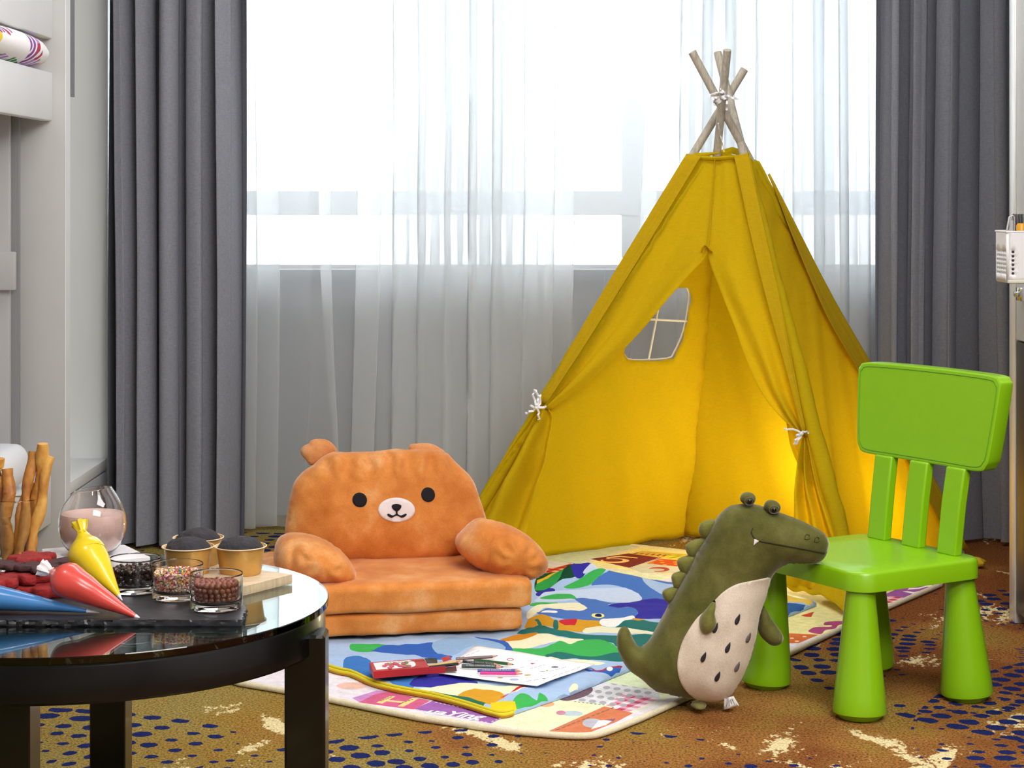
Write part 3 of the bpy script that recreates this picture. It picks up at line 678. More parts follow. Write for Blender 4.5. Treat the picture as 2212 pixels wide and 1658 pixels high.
# inside the tent
S.append((c8([(1040, 300), (1260, 255), (2300, 330), (2150, 345), (1760, 330), (1600, 385)]), pal('d9b24a')))
for k in range(7): S.append((c8([(1080 + k * 105, 300 + k * 9), (1160 + k * 105, 285 + k * 7), (1190 + k * 105, 292 + k * 7), (1120 + k * 105, 308 + k * 9)]), pal('8c4a2c')))
S.append((c8([(300, 400), (1000, 298), (1610, 382), (1020, 565)]), pal('7c2f2c')))
S.append((c8(ell(750, 432, 268, 42, 24)), pal('f0c67a'))); S.append((c8(ell(715, 424, 185, 28, 20)), pal('7c2f2c'))); S.append((c8([(420, 385), (640, 372), (560, 415), (480, 420)]), pal('7c2f2c')))
S.append((c8([(590, 385), (600, 370), (830, 343), (1170, 374), (1165, 390), (850, 362), (660, 388), (640, 400)]), pal('f0c67a')))
S.append((c8([(1330, 482), (1600, 392), (2100, 445), (2050, 555)]), pal('d4572a')))
for e in ((1430, 475), (1600, 425), (1620, 465), (1670, 505), (1860, 455), (1870, 495), (1930, 535)): S.append((c8(ell(*e, 42, 9)), pal('f0a63c')))
g_ = c8([(1600, 384), (1770, 320), (2250, 345), (2000, 432)]); S.append((g_, pal('e9d84a'))); S += ging(g_, .014, 'a8a01e', 'd0c030')
S.append((c8([(1020, 568), (1330, 482), (2050, 555), (2050, 665), (1250, 660)]), pal('cfcdb4')))
S.append((c8(ell(1560, 592, 195, 44, 24)), pal('b8433a'))); S.append((c8(ell(1490, 600, 170, 24, 20)), pal('cfcdb4'))); S.append((c8([(1250, 590), (1420, 600), (1500, 640), (1300, 640)]), pal('cfcdb4')))
g_ = c5([(440, 372), (560, 262), (900, 205), (760, 372)]); S.append((g_, pal('e8c9a0'))); S += ging(g_, .018, 'b8261c', 'cf4a34')
V, T, mi, edge, cnt = cdt(mb_, .03, S)
mat = thing('play_mat', 'patchwork printed play mat with cream piping lying on the carpet under the tent', 'mat', (*mpt(ML / 2, MW / 2).xy, 0))
MB().add([(x, y, .0105) for x, y in V], [tuple(t) for t in T], [int(a) for a in mi]).build('printed_top', PM, mat, flat=True)
MB().loft([(x, y, .0075) for x, y in mb_], .0066, 10, closed=True, wob=lambda i, k, p: 1 + .1 * nz(p.x * 9, p.y * 9)).build('piping', fabric('cream_piping', 'ded4b8', weave=500), mat)
# lettering and stitches
td = (fl(1050, 1555, .0112) - fl(918, 1540, .0112)).normalized(); T = Matrix.Translation(fl(914, 1539, .0112)) @ Matrix(((td.x, mu.x * 1.12, 0, 0), (td.y, mu.y * 1.12, 0, 0), (0, 0, 1, 0), (0, 0, 0, 1)))
MB().text('uaYing', .046, .0001, T, bold=.0012).build('lettering', M('print_white', 'f4eff4', .9), mat, flat=True)
st = MB()
def stitch(a, b, n, w_=.0016, mt='w'):
    st = MB()
    a = fl(*a, .0112); b = fl(*b, .0112); d = (b - a) / n; s_ = d.cross(Vector((0, 0, 1))).normalized() * w_
    for i in range(n): p = a + d * i; q = p + d * .55; st.add([p - s_, p + s_, q + s_, q - s_], [(0, 1, 2, 3)])
    st.build('stitching', M('stitch_white', 'efe6ea', .9) if mt == 'w' else M('stitch_brown', '8c7f60', .9), mat, flat=True)
stitch((1090, 1548), (1058, 1559), 4); stitch((940, 1516), (1090, 1546), 16); stitch((1360, 1226), (1425, 1204), 16, .0022); stitch((900, 1532), (1056, 1560), 18)
for a_, b_, n_ in (((1095, 1573), (1200, 1583), 12), ((1203, 1575), (1330, 1525), 12), ((1240, 1514), (1310, 1522), 8), ((822, 1513), (848, 1503), 5), ((862, 1519), (895, 1508), 5)): stitch(a_, b_, n_, .0016, 'b')

# ---------------------------------------------------------------- sea-print duvet cover on the mat
BM = []; BP = {}
def bp(h):
    if h not in BP: BP[h] = len(BM); BM.append(fabric('sea_print_' + h, h, weave=800, var=.06, bump=.2))
    return BP[h]
bp('a6bfe0')
zb = .026
b5 = lambda p, z=zb, s=1: g2(sm(Z(1080, 1180, 5.5275, p), 5) if s else Z(1080, 1180, 5.5275, p), z)
b2 = lambda p, z=zb: g2(sm(Z(760, 1340, 3.95, p), 5), z); b4 = lambda p, z=zb: g2(sm(Z(980, 1380, 4.254, p), 5), z)
Q = []
LB, BL_, IN, GR, TE, CR, OR, NV, DG = '9db7dc', '4a74bd', '34309a', '3fae55', '25706a', 'e9e6c4', 'd39a25', '1c2258', '12472c'
Q += [(b5([(440, 410), (640, 370), (850, 395), (1000, 420), (900, 480), (700, 490), (440, 540)]), bp(DG)), (b5([(440, 470), (620, 410), (850, 400), (760, 450), (650, 500), (440, 525)]), bp('2f9a45')),
      (b5([(850, 420), (950, 405), (1090, 405), (1110, 430), (1000, 485), (880, 475)]), bp(IN)), (b5([(1100, 392), (1420, 410), (1370, 470), (1000, 478), (1090, 440)]), bp('c4d4ec')),
      (b5([(780, 512), (1180, 470), (1260, 478), (1090, 522), (860, 527)]), bp(GR)),
      (b5([(1090, 525), (1280, 480), (1450, 425), (1640, 430), (1700, 450), (1720, 510), (1950, 580), (2100, 640), (1700, 650), (1680, 590), (1500, 547), (1280, 530)]), bp(BL_)),
      (b5([(440, 545), (560, 515), (660, 530), (540, 575), (440, 572)]), bp(IN)), (b5([(500, 560), (640, 535), (900, 540), (1500, 548), (1690, 600), (1600, 650), (1100, 620), (700, 650), (420, 650)]), bp('c4d4ec')),
      (b5([(480, 592), (640, 570), (830, 572), (915, 602), (780, 626), (560, 616)]), bp(GR)),
      (b5([(360, 722), (400, 680), (560, 665), (700, 672), (500, 715)]), bp(GR)),
      (b5([(330, 870), (340, 760), (540, 690), (900, 662), (1010, 680), (1060, 715), (850, 752), (600, 738), (500, 748), (430, 805)]), bp(CR)),
      (b5([(905, 600), (1080, 602), (1380, 662), (1290, 690), (1600, 740), (1645, 785), (1580, 830), (1200, 872), (900, 862), (640, 852), (440, 800), (520, 750), (680, 740), (850, 752), (1045, 715), (915, 645)]), bp(BL_)),
      (b5([(1290, 690), (1640, 640), (2000, 628), (2150, 680), (2100, 830), (1700, 842), (1600, 832), (1648, 790), (1600, 742), (1450, 715)]), bp(IN)),
      (b5([(490, 775), (540, 758), (620, 762), (690, 775), (620, 785)]), bp('f0f0f0')),
      (g2(ell(1080 + 1170 / 5.5275, 1180 + 806 / 5.5275, 14, 4.4), zb), bp('e8e08a')), (g2(ell(1080 + 1175 / 5.5275, 1180 + 804 / 5.5275, 7.5, 2.6), zb), bp(NV)),
      (b5([(300, 990), (330, 880), (500, 812), (620, 860), (710, 880), (930, 862), (1200, 872), (1230, 920), (1000, 1010), (700, 1002), (640, 962), (480, 945), (400, 985)]), bp(OR)),
      (b5([(710, 880), (800, 858), (920, 862), (865, 928), (730, 902)]), bp('c8283a')), (b5([(640, 885), (690, 885), (695, 980), (640, 972)]), bp(TE)), (b5([(415, 885), (460, 880), (500, 930), (470, 960), (440, 900)]), bp(TE)),
      (b5([(1205, 862), (1400, 840), (1580, 810), (1595, 850), (1400, 932), (1215, 922)]), bp('f1f1ee')),
      (b5([(1380, 940), (1500, 885), (1600, 872), (1780, 880), (1960, 905), (1950, 1010), (1700, 1012), (1500, 955)]), bp(TE)), (b5([(1590, 830), (1680, 840), (1740, 862), (1650, 888), (1590, 872)]), bp(OR)),
      (b5([(1060, 940), (1250, 935), (1500, 960), (1800, 1020), (1800, 1042), (1300, 1010), (1000, 1020)]), bp(CR)),
      (b5([(200, 1035), (450, 942), (640, 972), (740, 1002), (1000, 1032), (1400, 1042), (1900, 1070), (1900, 1210), (1450, 1215), (1300, 1130), (950, 1092), (750, 1062), (450, 1042)]), bp(TE)),
      (b5([(0, 1120), (120, 1105), (450, 1040), (740, 1070), (1000, 1092), (850, 1142), (700, 1112), (330, 1192), (180, 1240), (100, 1170)]), bp(CR)),
      (b5([(-100, 1100), (150, 1060), (450, 1030), (300, 1100), (80, 1112)]), bp('c98322')),
      (b5([(130, 1290), (150, 1228), (330, 1190), (560, 1180), (710, 1110), (850, 1142), (980, 1097), (1250, 1112), (1400, 1212), (1420, 1275), (1080, 1312), (780, 1292), (560, 1292), (500, 1322), (240, 1292)]), bp(GR)),
      (b5([(540, 1310), (650, 1250), (800, 1260), (1080, 1312), (1420, 1272), (1700, 1300), (1480, 1362), (1100, 1347), (800, 1332)]), bp(TE)),
      (b5([(200, 1300), (350, 1300), (500, 1325), (620, 1305), (850, 1350), (1250, 1382), (1130, 1402), (850, 1402), (500, 1380)]), bp(CR))]
Q += [(b2([(0, 200), (160, 190), (290, 205), (170, 262), (0, 240)]), bp(GR)), (b2([(170, 258), (300, 205), (560, 190), (690, 180), (720, 250), (860, 300), (740, 322), (600, 302), (430, 267)]), bp('3561b4')),
      (b2([(1040, 140), (1250, 140), (1340, 190), (1372, 272), (1290, 262), (1310, 230), (1200, 172)]), bp('3561b4')), (b2([(688, 190), (800, 140), (900, 135), (1050, 150), (1250, 182), (1312, 242), (1200, 272), (1050, 212), (850, 292), (720, 250)]), bp('8fb0d4')),
      (b2([(-60, 330), (60, 308), (160, 350), (190, 470), (60, 450), (-60, 420)]), bp('3e74ba')), (b2([(300, 500), (200, 475), (380, 480), (530, 480), (548, 505), (520, 560), (400, 560)]), bp('3e7cc4')),
      (b2([(500, 545), (550, 482), (760, 450), (1070, 512), (950, 562), (700, 562)]), bp(IN)), (b2([(500, 580), (680, 560), (980, 522), (1250, 540), (1490, 555), (1300, 622), (900, 640), (600, 610)]), bp(CR)),
      (b2([(920, 620), (1000, 590), (1120, 583), (1260, 620), (1190, 650), (930, 650)]), bp(OR))]
Q += [(b4([(40, 520), (100, 480), (290, 458), (430, 480), (465, 530), (400, 562), (330, 590), (180, 565)]), bp(OR)), (b4([(-60, 520), (120, 528), (260, 582), (170, 590), (-60, 560)]), bp(TE)),
      (b4([(540, 620), (560, 530), (650, 490), (760, 545), (790, 478), (880, 550), (700, 620), (560, 670)]), bp(GR)),
      (b4([(480, 515), (600, 430), (680, 425), (560, 470), (430, 530)]), bp('c8283a')), (b4([(1060, 445), (1090, 400), (1140, 408), (1130, 445), (1090, 460)]), bp(CR)),
      (b4([(1200, 262), (1300, 268), (1400, 270), (1535, 240), (1500, 290), (1400, 300), (1290, 292)]), bp('3561b4')), (b4([(1250, 250), (1340, 275), (1400, 262), (1530, 238), (1540, 246), (1400, 275), (1330, 286)]), bp('a8304a')), (g2(ell(1317, 1443.5, 7, 3), zb), bp('f1f1ee'))]
# corner lying under the right flap
Q += [(g2([(1640, 1310), (1700, 1277), (1730, 1286), (1765, 1302), (1700, 1300)], zb), bp('e6c254')), (g2([(1660, 1330), (1700, 1302), (1740, 1303), (1725, 1316), (1690, 1336)], zb), bp('35609a'))]
HY_ = [(724, 1450), (760, 1458), (800, 1476), (850, 1490), (930, 1505), (1000, 1523), (1075, 1545), (1108, 1541)]
Q += [(g2([(880, 1486), (930, 1493), (1000, 1508), (1050, 1520), (1040, 1526), (1000, 1519), (930, 1502), (880, 1494)], .022), bp('2c6a4c')), (g2([(1060, 1522), (1085, 1518), (1112, 1519), (1118, 1538), (1100, 1546), (1060, 1538)], .02), bp('e0c81e'))]
edgeP = [(1108, 1541, .03), (1230, 1500, .03), (1350, 1451, .03), (1500, 1393, .03), (1700, 1331, .03), (1764, 1306, .03),
         (1720, 1282, .035), (1600, 1262, .035), (1480, 1250, .045), (1400, 1240, .055), (1340, 1228, .07), (1300, 1214, .085), (1270, 1205, .09), (1243, 1209, .085), (1215, 1232, .05), (1160, 1256, .03), (1080, 1275, .03),
         (640, 1300, .03), (590, 1400, .03), (668, 1430, .03), (724, 1450, .03), (760, 1458, .03), (800, 1476, .03), (850, 1490, .03), (930, 1505, .03), (1000, 1523, .03), (1075, 1545, .03)]
ew = [fl(p[0], p[1], .014 if p[2] == .03 else p[2]) for p in edgeP]; bb_ = [tuple(p.xy) for p in ew]
ridge = [(Vector(fl(x, y, z).xy), z - .03) for x, y, z in edgeP if z > .03]
# dark folded-up face at the back
def rpt(x, y, z): return tuple(fl(x, y, z).xy)
Q += [([rpt(1235, 1252, .032), rpt(1225, 1232, .05), rpt(1243, 1209, .085), rpt(1270, 1204, .09), rpt(1300, 1214, .085), rpt(1340, 1230, .07), rpt(1370, 1255, .035), rpt(1300, 1252, .032)], bp(DG)),
      ([rpt(1243, 1246, .034), rpt(1250, 1209, .084), rpt(1272, 1205, .088), rpt(1268, 1250, .033)], bp('237a33')), ([rpt(1310, 1250, .034), rpt(1312, 1230, .06), rpt(1348, 1240, .05), rpt(1365, 1256, .034)], bp('1d5a24')),
      ([rpt(1275, 1207, .086), rpt(1300, 1214, .085), rpt(1340, 1228, .07), rpt(1480, 1250, .045), rpt(1470, 1268, .034), rpt(1390, 1258, .036), rpt(1330, 1238, .056), rpt(1290, 1222, .07)], bp('4a74bd')),
      ([rpt(1276, 1206, .088), rpt(1300, 1212, .085), rpt(1290, 1221, .07)], bp(NV)),
      ([rpt(1160, 1256, .03), rpt(1215, 1232, .05), rpt(1240, 1208, .086), rpt(1228, 1230, .055), rpt(1205, 1247, .035), rpt(1160, 1262, .03)], bp('e0b21c'))]
Pk = np.array([tuple(r[0]) for r in ridge]); Hk = np.array([r[1] for r in ridge])
rid = []
for i in range(len(ridge) - 1):
    for k in range(5): t = k / 5; rid.append((ridge[i][0].lerp(ridge[i + 1][0], t), ridge[i][1] * (1 - t) + ridge[i + 1][1] * t))
RX = np.array([tuple(r[0]) for r in rid]); RH = np.array([r[1] for r in rid])
def bz(x, y):
    d = np.hypot(RX[:, 0] - x, RX[:, 1] - y); i = d.argmin()
    wv = .005 * nz(x * 7, y * 11, 1) + .0038 * nz(x * 19 + y * 6, y * 26, 2) + .002 * nz(x * 40, y * 60, 4)
    return .0245 + wv * (1 if y > 4.05 else .5) + RH[i] * math.exp(-(d[i] / .075) ** 2)
V, T, mi, edge, cnt = cdt(bb_, .018, Q)
BD = np.array(dens(bb_, .008))
def rim(x, y): d = np.hypot(BD[:, 0] - x, BD[:, 1] - y).min(); return .012 * (1 - math.sqrt(max(0, 1 - (1 - min(1, d / .018)) ** 2)))
vs = [(x, y, bz(x, y) - rim(x, y)) for x, y in V]; fs = [tuple(t) for t in T]; ms = [int(a) for a in mi]; k = len(vs); low = {}
for i in edge: low[i] = len(vs); vs.append((V[i][0], V[i][1], .0115 if vs[i][2] < .03 else vs[i][2] - .004))
for (a, b), n in cnt.items():
    if n == 1: fs.append((a, b, low[b], low[a])); ms.append(bp('a6bfe0') if V[a][1] > 4.3 or V[a][0] > 0 else bp('d8c21c'))
bl = thing('duvet_cover', 'folded duvet cover printed with sea creatures in blue, green and orange under the bear armchair', 'duvet cover', (.1, 4.6, .011))
MB().add(vs, fs, ms).build('printed_cloth', BM, bl, ang=60)
hem = sm([(p[0], p[1]) for p in edgeP[19:] + edgeP[:1]], 5, False)
MB().loft([fl(x, y - 9, .0215) for x, y in hem], .0036, 8).loft([fl(x, y - 3, .019) for x, y in hem], .0034, 8).build('yellow_piping', M('piping_yellow', 'd9c81e', .8), bl)
MB().loft([fl(x, y + 0, .0155) for x, y in hem], .0042, 8).build('orange_piping', M('piping_orange', 'c98a18', .8), bl)

# ---------------------------------------------------------------- paper, pencil box, pencils
pz = .0315
def q3(x, y, z=pz): return fl(x, y, z)
pc = [tuple(fl(x, y, pz).xy) for x, y in ((1027, 1392), (1285, 1435), (1160, 1481), (945, 1453))]
PMs = [M('paper_white', 'f3f2f6', .8), M('ink_red', 'b3303a', .8), M('ink_grey', '6a6a78', .8), M('ink_ochre', 'b8983e', .8), M('ink_blue', 'a9b4e0', .8)]
c2 = lambda p: g2(Z(760, 1340, 3.95, p), pz); k4 = lambda p: g2(Z(980, 1380, 4.254, p), pz)
ps = [(k4(ell(520, 186, 33, 11)), 1), (k4(ell(520, 186, 24, 7)), 0), (k4([(700, 215), (755, 217), (720, 230)]), 1), (k4(ell(930, 256, 34, 9)), 2), (k4(ell(680, 333, 33, 6)), 3), (k4(ell(428, 351, 26, 5)), 3), (k4(ell(555, 369, 42, 9)), 4), (k4(ell(830, 369, 18, 4)), 2),
      (k4(sm([(780, 300), (830, 303), (862, 292), (865, 284), (850, 298), (820, 298)], 3)), 2), (k4(ell(858, 291, 9, 6)), 3)]
def wl_(a, b, n):
    o = []
    a = Vector(a); b = Vector(b); d = (b - a) / n
    for i in range(n):
        if i % 4 == 3: continue
        p = a + d * i; q = p + d * .7; o.append((k4([(p.x, p.y - 2), (q.x, q.y - 2), (q.x, q.y + 2), (p.x, p.y + 2)]), 2))
    return o
for ln in (((70, 165), (250, 97), 16), ((700, 272), (840, 232), 14), ((880, 300), (1050, 250), 12), ((910, 348), (1165, 255), 18), ((560, 275), (660, 248), 8), ((670, 388), (800, 370), 8)): ps += wl_(*ln)
V, T, mi, _, _ = cdt(pc, .02, ps)
tag(MB().add([(x, y, pz + .0025 * nz(x * 7, y * 7, 5) + .006 * max(0, x - .14) / .05 * .3) for x, y in V], [tuple(t) for t in T], [int(a) for a in mi]).build('worksheet', PMs, loc=(.0, 4.3, pz), ang=180, solid=.0006), 'white printed worksheet lying on the sea-print cover under the pencils', 'paper')
# red box
A_, B_, C_, D_ = [fl(x, y, .049) for x, y in ((798, 1430), (915, 1421.5), (927, 1440), (807, 1450))]
bx = thing('pencil_box', 'flat red open pencil box with fruit picture on the sea-print cover', 'box', (*((A_ + C_) / 2).xy, .034))
dn = Vector((0, 0, -.0145))
red = M('box_red', 'b01f2a', .4)
mb = MB(); top = [A_, B_, C_, D_]; bot = [p + dn for p in top]
mb.add(top + bot, [(0, 1, 2, 3), (4, 7, 6, 5), (0, 3, 7, 4), (3, 2, 6, 7), (1, 0, 4, 5)]); mb.build('sleeve', red, bx, flat=True, solid=.0005)
def onb(u, v, z=.0004): return A_.lerp(B_, u).lerp(D_.lerp(C_, u), v) + Vector((0, 0, z))
def pb(poly, z): return [onb(u, v, z) for u, v in poly]
mb = MB(); mb.add(pb([(.06, .1), (.80, .1), (.80, .86), (.06, .86)], .0004), [(0, 1, 2, 3)], 0)
for (cu, cv, r_, m_, z_) in ((.78, .5, .42, 1, .0006), (.72, .5, .36, 0, .0008)):
    e = [(cu + r_ * .22 * math.cos(a / 12 * 6.283) + .0, cv + r_ * math.sin(a / 12 * 6.283)) for a in range(12)]; mb.add(pb(e, z_), [tuple(range(12))], m_)
random.seed(4)
for k in range(16):
    cu = .2 + .5 * random.random(); cv = .35 + .48 * random.random(); e = [(cu + .045 * math.cos(a / 8 * 6.283), cv + .13 * math.sin(a / 8 * 6.283)) for a in range(8)]; mb.add(pb(e, .0010 + k * .00006), [tuple(range(8))], 2 if k % 4 else 3)
mb.build('fruit_picture', [M('label_white', 'efe6e8', .5), red, M('fruit_red', 'c4455a', .5), M('leaf_green', '5a7a3c', .5)], bx, flat=True)
ux = (B_ - A_).normalized(); uy = Vector((-ux.y, ux.x, 0))
TT = Matrix.Translation(onb(.30, .30, .0012)) @ Matrix(((ux.x, uy.x, 0, 0), (ux.y, uy.y, 0, 0), (0, 0, 1, 0), (0, 0, 0, 1)))
MB().text('12 FULL COLOUR', .011, .00005, TT).build('lettering', M('ink_dark', '2a2228', .6), bx, flat=True)
f0, f1, f2_, f3 = C_ + (B_ - C_) * .0, C_ + ux * .035 + (D_ - A_).normalized() * .002, C_ + ux * .035 + (D_ - A_).normalized() * .002 + dn, C_ + dn
MB().add([f0, f1, f2_, f3], [(0, 1, 2, 3)]).build('side_flap', red, bx, flat=True, solid=.0006)
g0 = fl(917, 1421, .049); g1 = fl(944, 1421, .052); g2_ = fl(945, 1431, .046); g3 = fl(922, 1432, .046)
MB().add([g0, g1, g2_, g3], [(0, 1, 2, 3)]).build('top_flap', M('card_brown', '3a3020', .7), bx, flat=True, solid=.0006)
h = [fl(952, 1421, .036), fl(970, 1416, .038), fl(976, 1424, .036), fl(958, 1429, .036)]
MB().add(h, [(0, 1, 2, 3)]).build('tuck_flap', red, bx, flat=True, solid=.0006)
h = [fl(957, 1442, .040), fl(985, 1438, .042), fl(987, 1449, .036), fl(960, 1450, .036)]
MB().add(h, [(0, 1, 2, 3)]).build('inner_flap', M('card_dark', '5a2424', .6), bx, flat=True, solid=.0006)
def pencil(p0, p1, tip, col, label, z=.0385, r=.0034, lead=None, txt=None):
    a, b, c = [fl(*Z(760, 1340, 3.95, [p])[0], z) for p in (p0, p1, tip)]
    o = thing('colour_pencil', label, 'pencil', tuple(a), 'coloured pencils on the worksheet')
    MB().loft([a, b], [r, r], 6).build('barrel', M('pencil_' + col, col, .3), o, flat=True)
    d = (c - b); e = b + d * .66
    MB().loft([b, e], [r * .96, r * .42], 10).build('wood_cone', M('pencil_wood', 'c9967c', .7), o)
    MB().loft([e, c], [r * .42, .0002], 10).build('lead', M('lead_' + (lead or col), lead or col, .5), o)
    if txt:
        ux = (b - a).normalized(); n = Vector((0, -.75, .66)); uy = n.cross(ux)
        MB().text(txt, .0052, .00003, Matrix.Translation(a.lerp(b, .12) + n * (r * .93) - uy * .0018) @ Matrix(((ux.x, uy.x, n.x, 0), (ux.y, uy.y, n.y, 0), (ux.z, uy.z, n.z, 0), (0, 0, 0, 1)))).build('lettering', M('foil_silver', 'c9c9cc', .4), o, flat=True)
pencil((890, 326), (1195, 308), (1248, 297), '4a1a1c', 'dark maroon pencil farthest back on the worksheet', .0385)
pencil((650, 388), (885, 348), (945, 335), 'd8b878', 'pale gold pencil sticking out of the red box', .045)
pencil((664, 398), (905, 368), (948, 356), '17171c', 'black pencil sticking out of the red box', .0455)
pencil((1045, 334), (1335, 368), (1386, 375), '2c5a34', 'green pencil behind the dark green ones on the worksheet', .0385)
pencil((948, 348), (1215, 372), (1272, 384), '15262a', 'black pencil lying between the green and dark green pencils', .0385, txt='12 FULL COLOUR PENCILS')
pencil((938, 385), (1235, 392), (1298, 396), '173a38', 'dark green pencil with silver lettering in front of the black one', .0385, r=.0044, txt='12 FULL COLOUR PENCILS')
pencil((1072, 426), (1395, 424), (1458, 434), '2c3a94', 'blue pencil lying just behind the pink pencil', .0385, lead='c8c870', txt='12 FULL COLOUR PENCILS')
pencil((1095, 446), (1405, 450), (1461, 453), 'd41f8c', 'bright pink pencil nearest the front of the worksheet', .0385)
# ---------------------------------------------------------------- bear armchair
def velvet(name, c, lt, dk, ns=9):
    if name in MATS: return MATS[name]
    t = NT(name); MATS[name] = t.m
    n = t.noise(ns, t.pos(), 4, .6); f = t.noise(420, t.pos(), 2)
    col = t.ramp(n, [(.33, lin(dk)), (.52, lin(c)), (.68, lin(lt))])
    col = t.mix(1.0, col, t.ramp(f, [(.3, (.9, .9, .9)), (.7, (1.08, 1.08, 1.08))]), 'MULTIPLY')
    t.t.links.new(col, t.b.inputs['Base Color']); t.b.inputs['Roughness'].default_value = .85; t.b.inputs['Specular IOR Level'].default_value = .1
    t.b.inputs['Sheen Weight'].default_value = .45; t.b.inputs['Sheen Roughness'].default_value = .35; t.b.inputs['Sheen Tint'].default_value = (1, .93, .85, 1)
    t.bump(t.math('ADD', f, t.noise(30, t.pos(), 2)), .25, .002); return t.m
ov = velvet('orange_velvet', 'dd8c46', 'eaab70', 'c87536')
bc0 = fl(1140, 1363, .031); bc0.z = 0; YW = math.atan2(.086, .4546); ex = Vector((-math.cos(YW), -math.sin(YW), 0)); ey = Vector((-math.sin(YW), math.cos(YW), 0))
bcen = bc0 + ex * .30 + ey * .22
bear = thing('bear_armchair', 'orange plush child armchair with a bear face and ears on the sea-print cover', 'armchair', (bcen.x, bcen.y, .03))
Tb = Matrix(((ex.x, -ey.x * -1, 0, bc0.x), (ex.y, ey.y, 0, bc0.y), (0, 0, 1, 0), (0, 0, 0, 1)))
def cushion(name, a0, a1, b0, b1, z0, z1, bev, seed, puffy=.006):
    mb = MB()
    def fn(b):
        bmesh.ops.create_cube(b, size=1)
        bmesh.ops.subdivide_edges(b, edges=b.edges[:], cuts=22, use_grid_fill=True)
        lx, ly, lz = a1 - a0, b1 - b0, z1 - z0
        for v in b.verts:
            p = Vector((v.co.x * lx, v.co.y * ly, v.co.z * lz)); h = Vector((lx / 2 - bev, ly / 2 - bev, lz / 2 - bev))
            c = Vector((max(-h.x, min(h.x, p.x)), max(-h.y, min(h.y, p.y)), max(-h.z, min(h.z, p.z)))); d = p - c
            if d.length > 1e-6: p = c + d.normalized() * bev
            q = Vector((p.x, p.y, p.z))
            side = (1 - (2 * p.x / lx) ** 2) * (1 - (2 * p.y / ly) ** 2)
            if p.z > 0: q.z += puffy * side
            q += (d.normalized() if d.length > 1e-6 else Vector()) * (.0035 * nz(p.x * 14 + seed, p.y * 14, p.z * 20) + .0018 * nz(p.x * 40, p.y * 40, p.z * 12 + seed))
            v.co = q + Vector(((a0 + a1) / 2, (b0 + b1) / 2, (z0 + z1) / 2))
    mb.bm(fn, 0, Tb); return mb.build(name, ov, bear, ang=180)
cushion('base_cushion', .008, .58, .010, .50, .030, .086, .016, 1, .0)
cushion('seat_cushion', -.014, .595, -.004, .50, .084, .151, .018, 5, .004)
SB = 3.3515
cb_ = lambda pts: Z(560, 920, SB, pts)
b_out = cb_([(196, 850), (188, 780), (196, 700), (212, 620), (222, 560), (240, 490), (262, 425), (300, 375), (345, 335), (400, 302), (440, 268), (490, 232), (560, 205), (640, 210), (720, 206), (850, 204), (960, 190), (1010, 184), (1080, 190), (1180, 188), (1290, 192), (1380, 212), (1430, 262), (1480, 312), (1540, 368), (1578, 430), (1595, 480), (1612, 540), (1638, 620), (1655, 700), (1640, 800), (1600, 900), (1400, 960), (1100, 990), (700, 1012), (450, 960), (260, 900)])
b_out = sm(b_out, 3)
def bmap(x, y, h, D0=4.885):
    X0 = (x - CX) * D0 / F; D = D0 + .185 * (X0 + .21); p = at(x, y, D); lean = .22 * max(0, p.z - .14); 
    return p + ey * (lean) - ey * h
wrk = lambda x, y: .006 * nz(x * .045 + y * .02, y * .012, 3) * min(1, max(0, (1080 - y) / 80)) + .003 * nz(x * .03, y * .03, 7) + .004 * nz((x - y) * .06, y * .01, 5) * (1 if y < 1035 else .25)
def wrk2(x, y):
    w_ = wrk(x, y); t = min(1, max(0, (1040 - y) / 45)); return w_ + t * .014 * math.sin(x * .14 + 1.6 * nz(x * .02, y * .03, 2)) 
fb = puff(b_out, 140)
mb = MB(); plush(mb, b_out, 7, bmap, .085, .06, wr=wrk2, N=140)
mb.build('backrest', ov, bear, ang=180)
def patch(name, poly, sp, mat, parent, mapf, tf, f, wr=None, lift=.0018, solid=.001, shapes=()):
    V, T, mi, e, _ = cdt(poly, sp, shapes); vs = []
    for x, y in V: 
        hh = f(x, y); vs.append(mapf(x, y, hh * tf + (wr(x, y) * min(1, hh * 2) if wr else 0) + lift))
    return MB().add(vs, [tuple(t) for t in T], [int(a) for a in mi]).build(name, mat, parent, ang=180, solid=solid)
blk = M('black_felt', '17131a', .95); wht = M('white_felt', 'efe4e6', .95, bump=.2, bs=600)
for nm, e in (('eye', (712, 512, 52, 50)), ('eye', (1205, 477, 50, 50))): patch(nm, cb_(ell(*e, 28)), 5, blk, bear, bmap, .085, fb, wrk2)
mz = patch('muzzle', cb_(ell(973, 580, 132, 84, 40)), 6, wht, bear, bmap, .085, fb, wrk2)
patch('nose', cb_(sm([(940, 548), (973, 538), (1006, 548), (1000, 572), (973, 590), (946, 572)], 4)), 5, blk, mz, bmap, .085, fb, wrk2, .0032)
patch('mouth', cb_(sm([(967, 585), (979, 585), (980, 606), (1003, 618), (1036, 604), (1042, 616), (1010, 634), (973, 618), (936, 634), (906, 616), (912, 604), (943, 618), (966, 606)], 3)), 5, blk, mz, bmap, .085, fb, wrk2, .0032)
for nm, o in (('ear', [(400, 318), (358, 280), (325, 240), (321, 205), (345, 176), (383, 158), (400, 136), (450, 125), (515, 132), (558, 160), (586, 200), (560, 235), (480, 280)]), ('ear', [(1120, 215), (1118, 185), (1135, 163), (1200, 156), (1275, 158), (1330, 180), (1385, 222), (1330, 250), (1200, 250)])):
    mb = MB(); plush(mb, sm(cb_(o), 4), 5, lambda x, y, h: bmap(x, y, h) + ey * .03, .022, .022, wr=lambda x, y: .003 * nz(x * .08, y * .08, 9), N=80); mb.build(nm, velvet('ear_velvet', 'd9935c', 'e8b488', 'c97b44'), bear, ang=180)
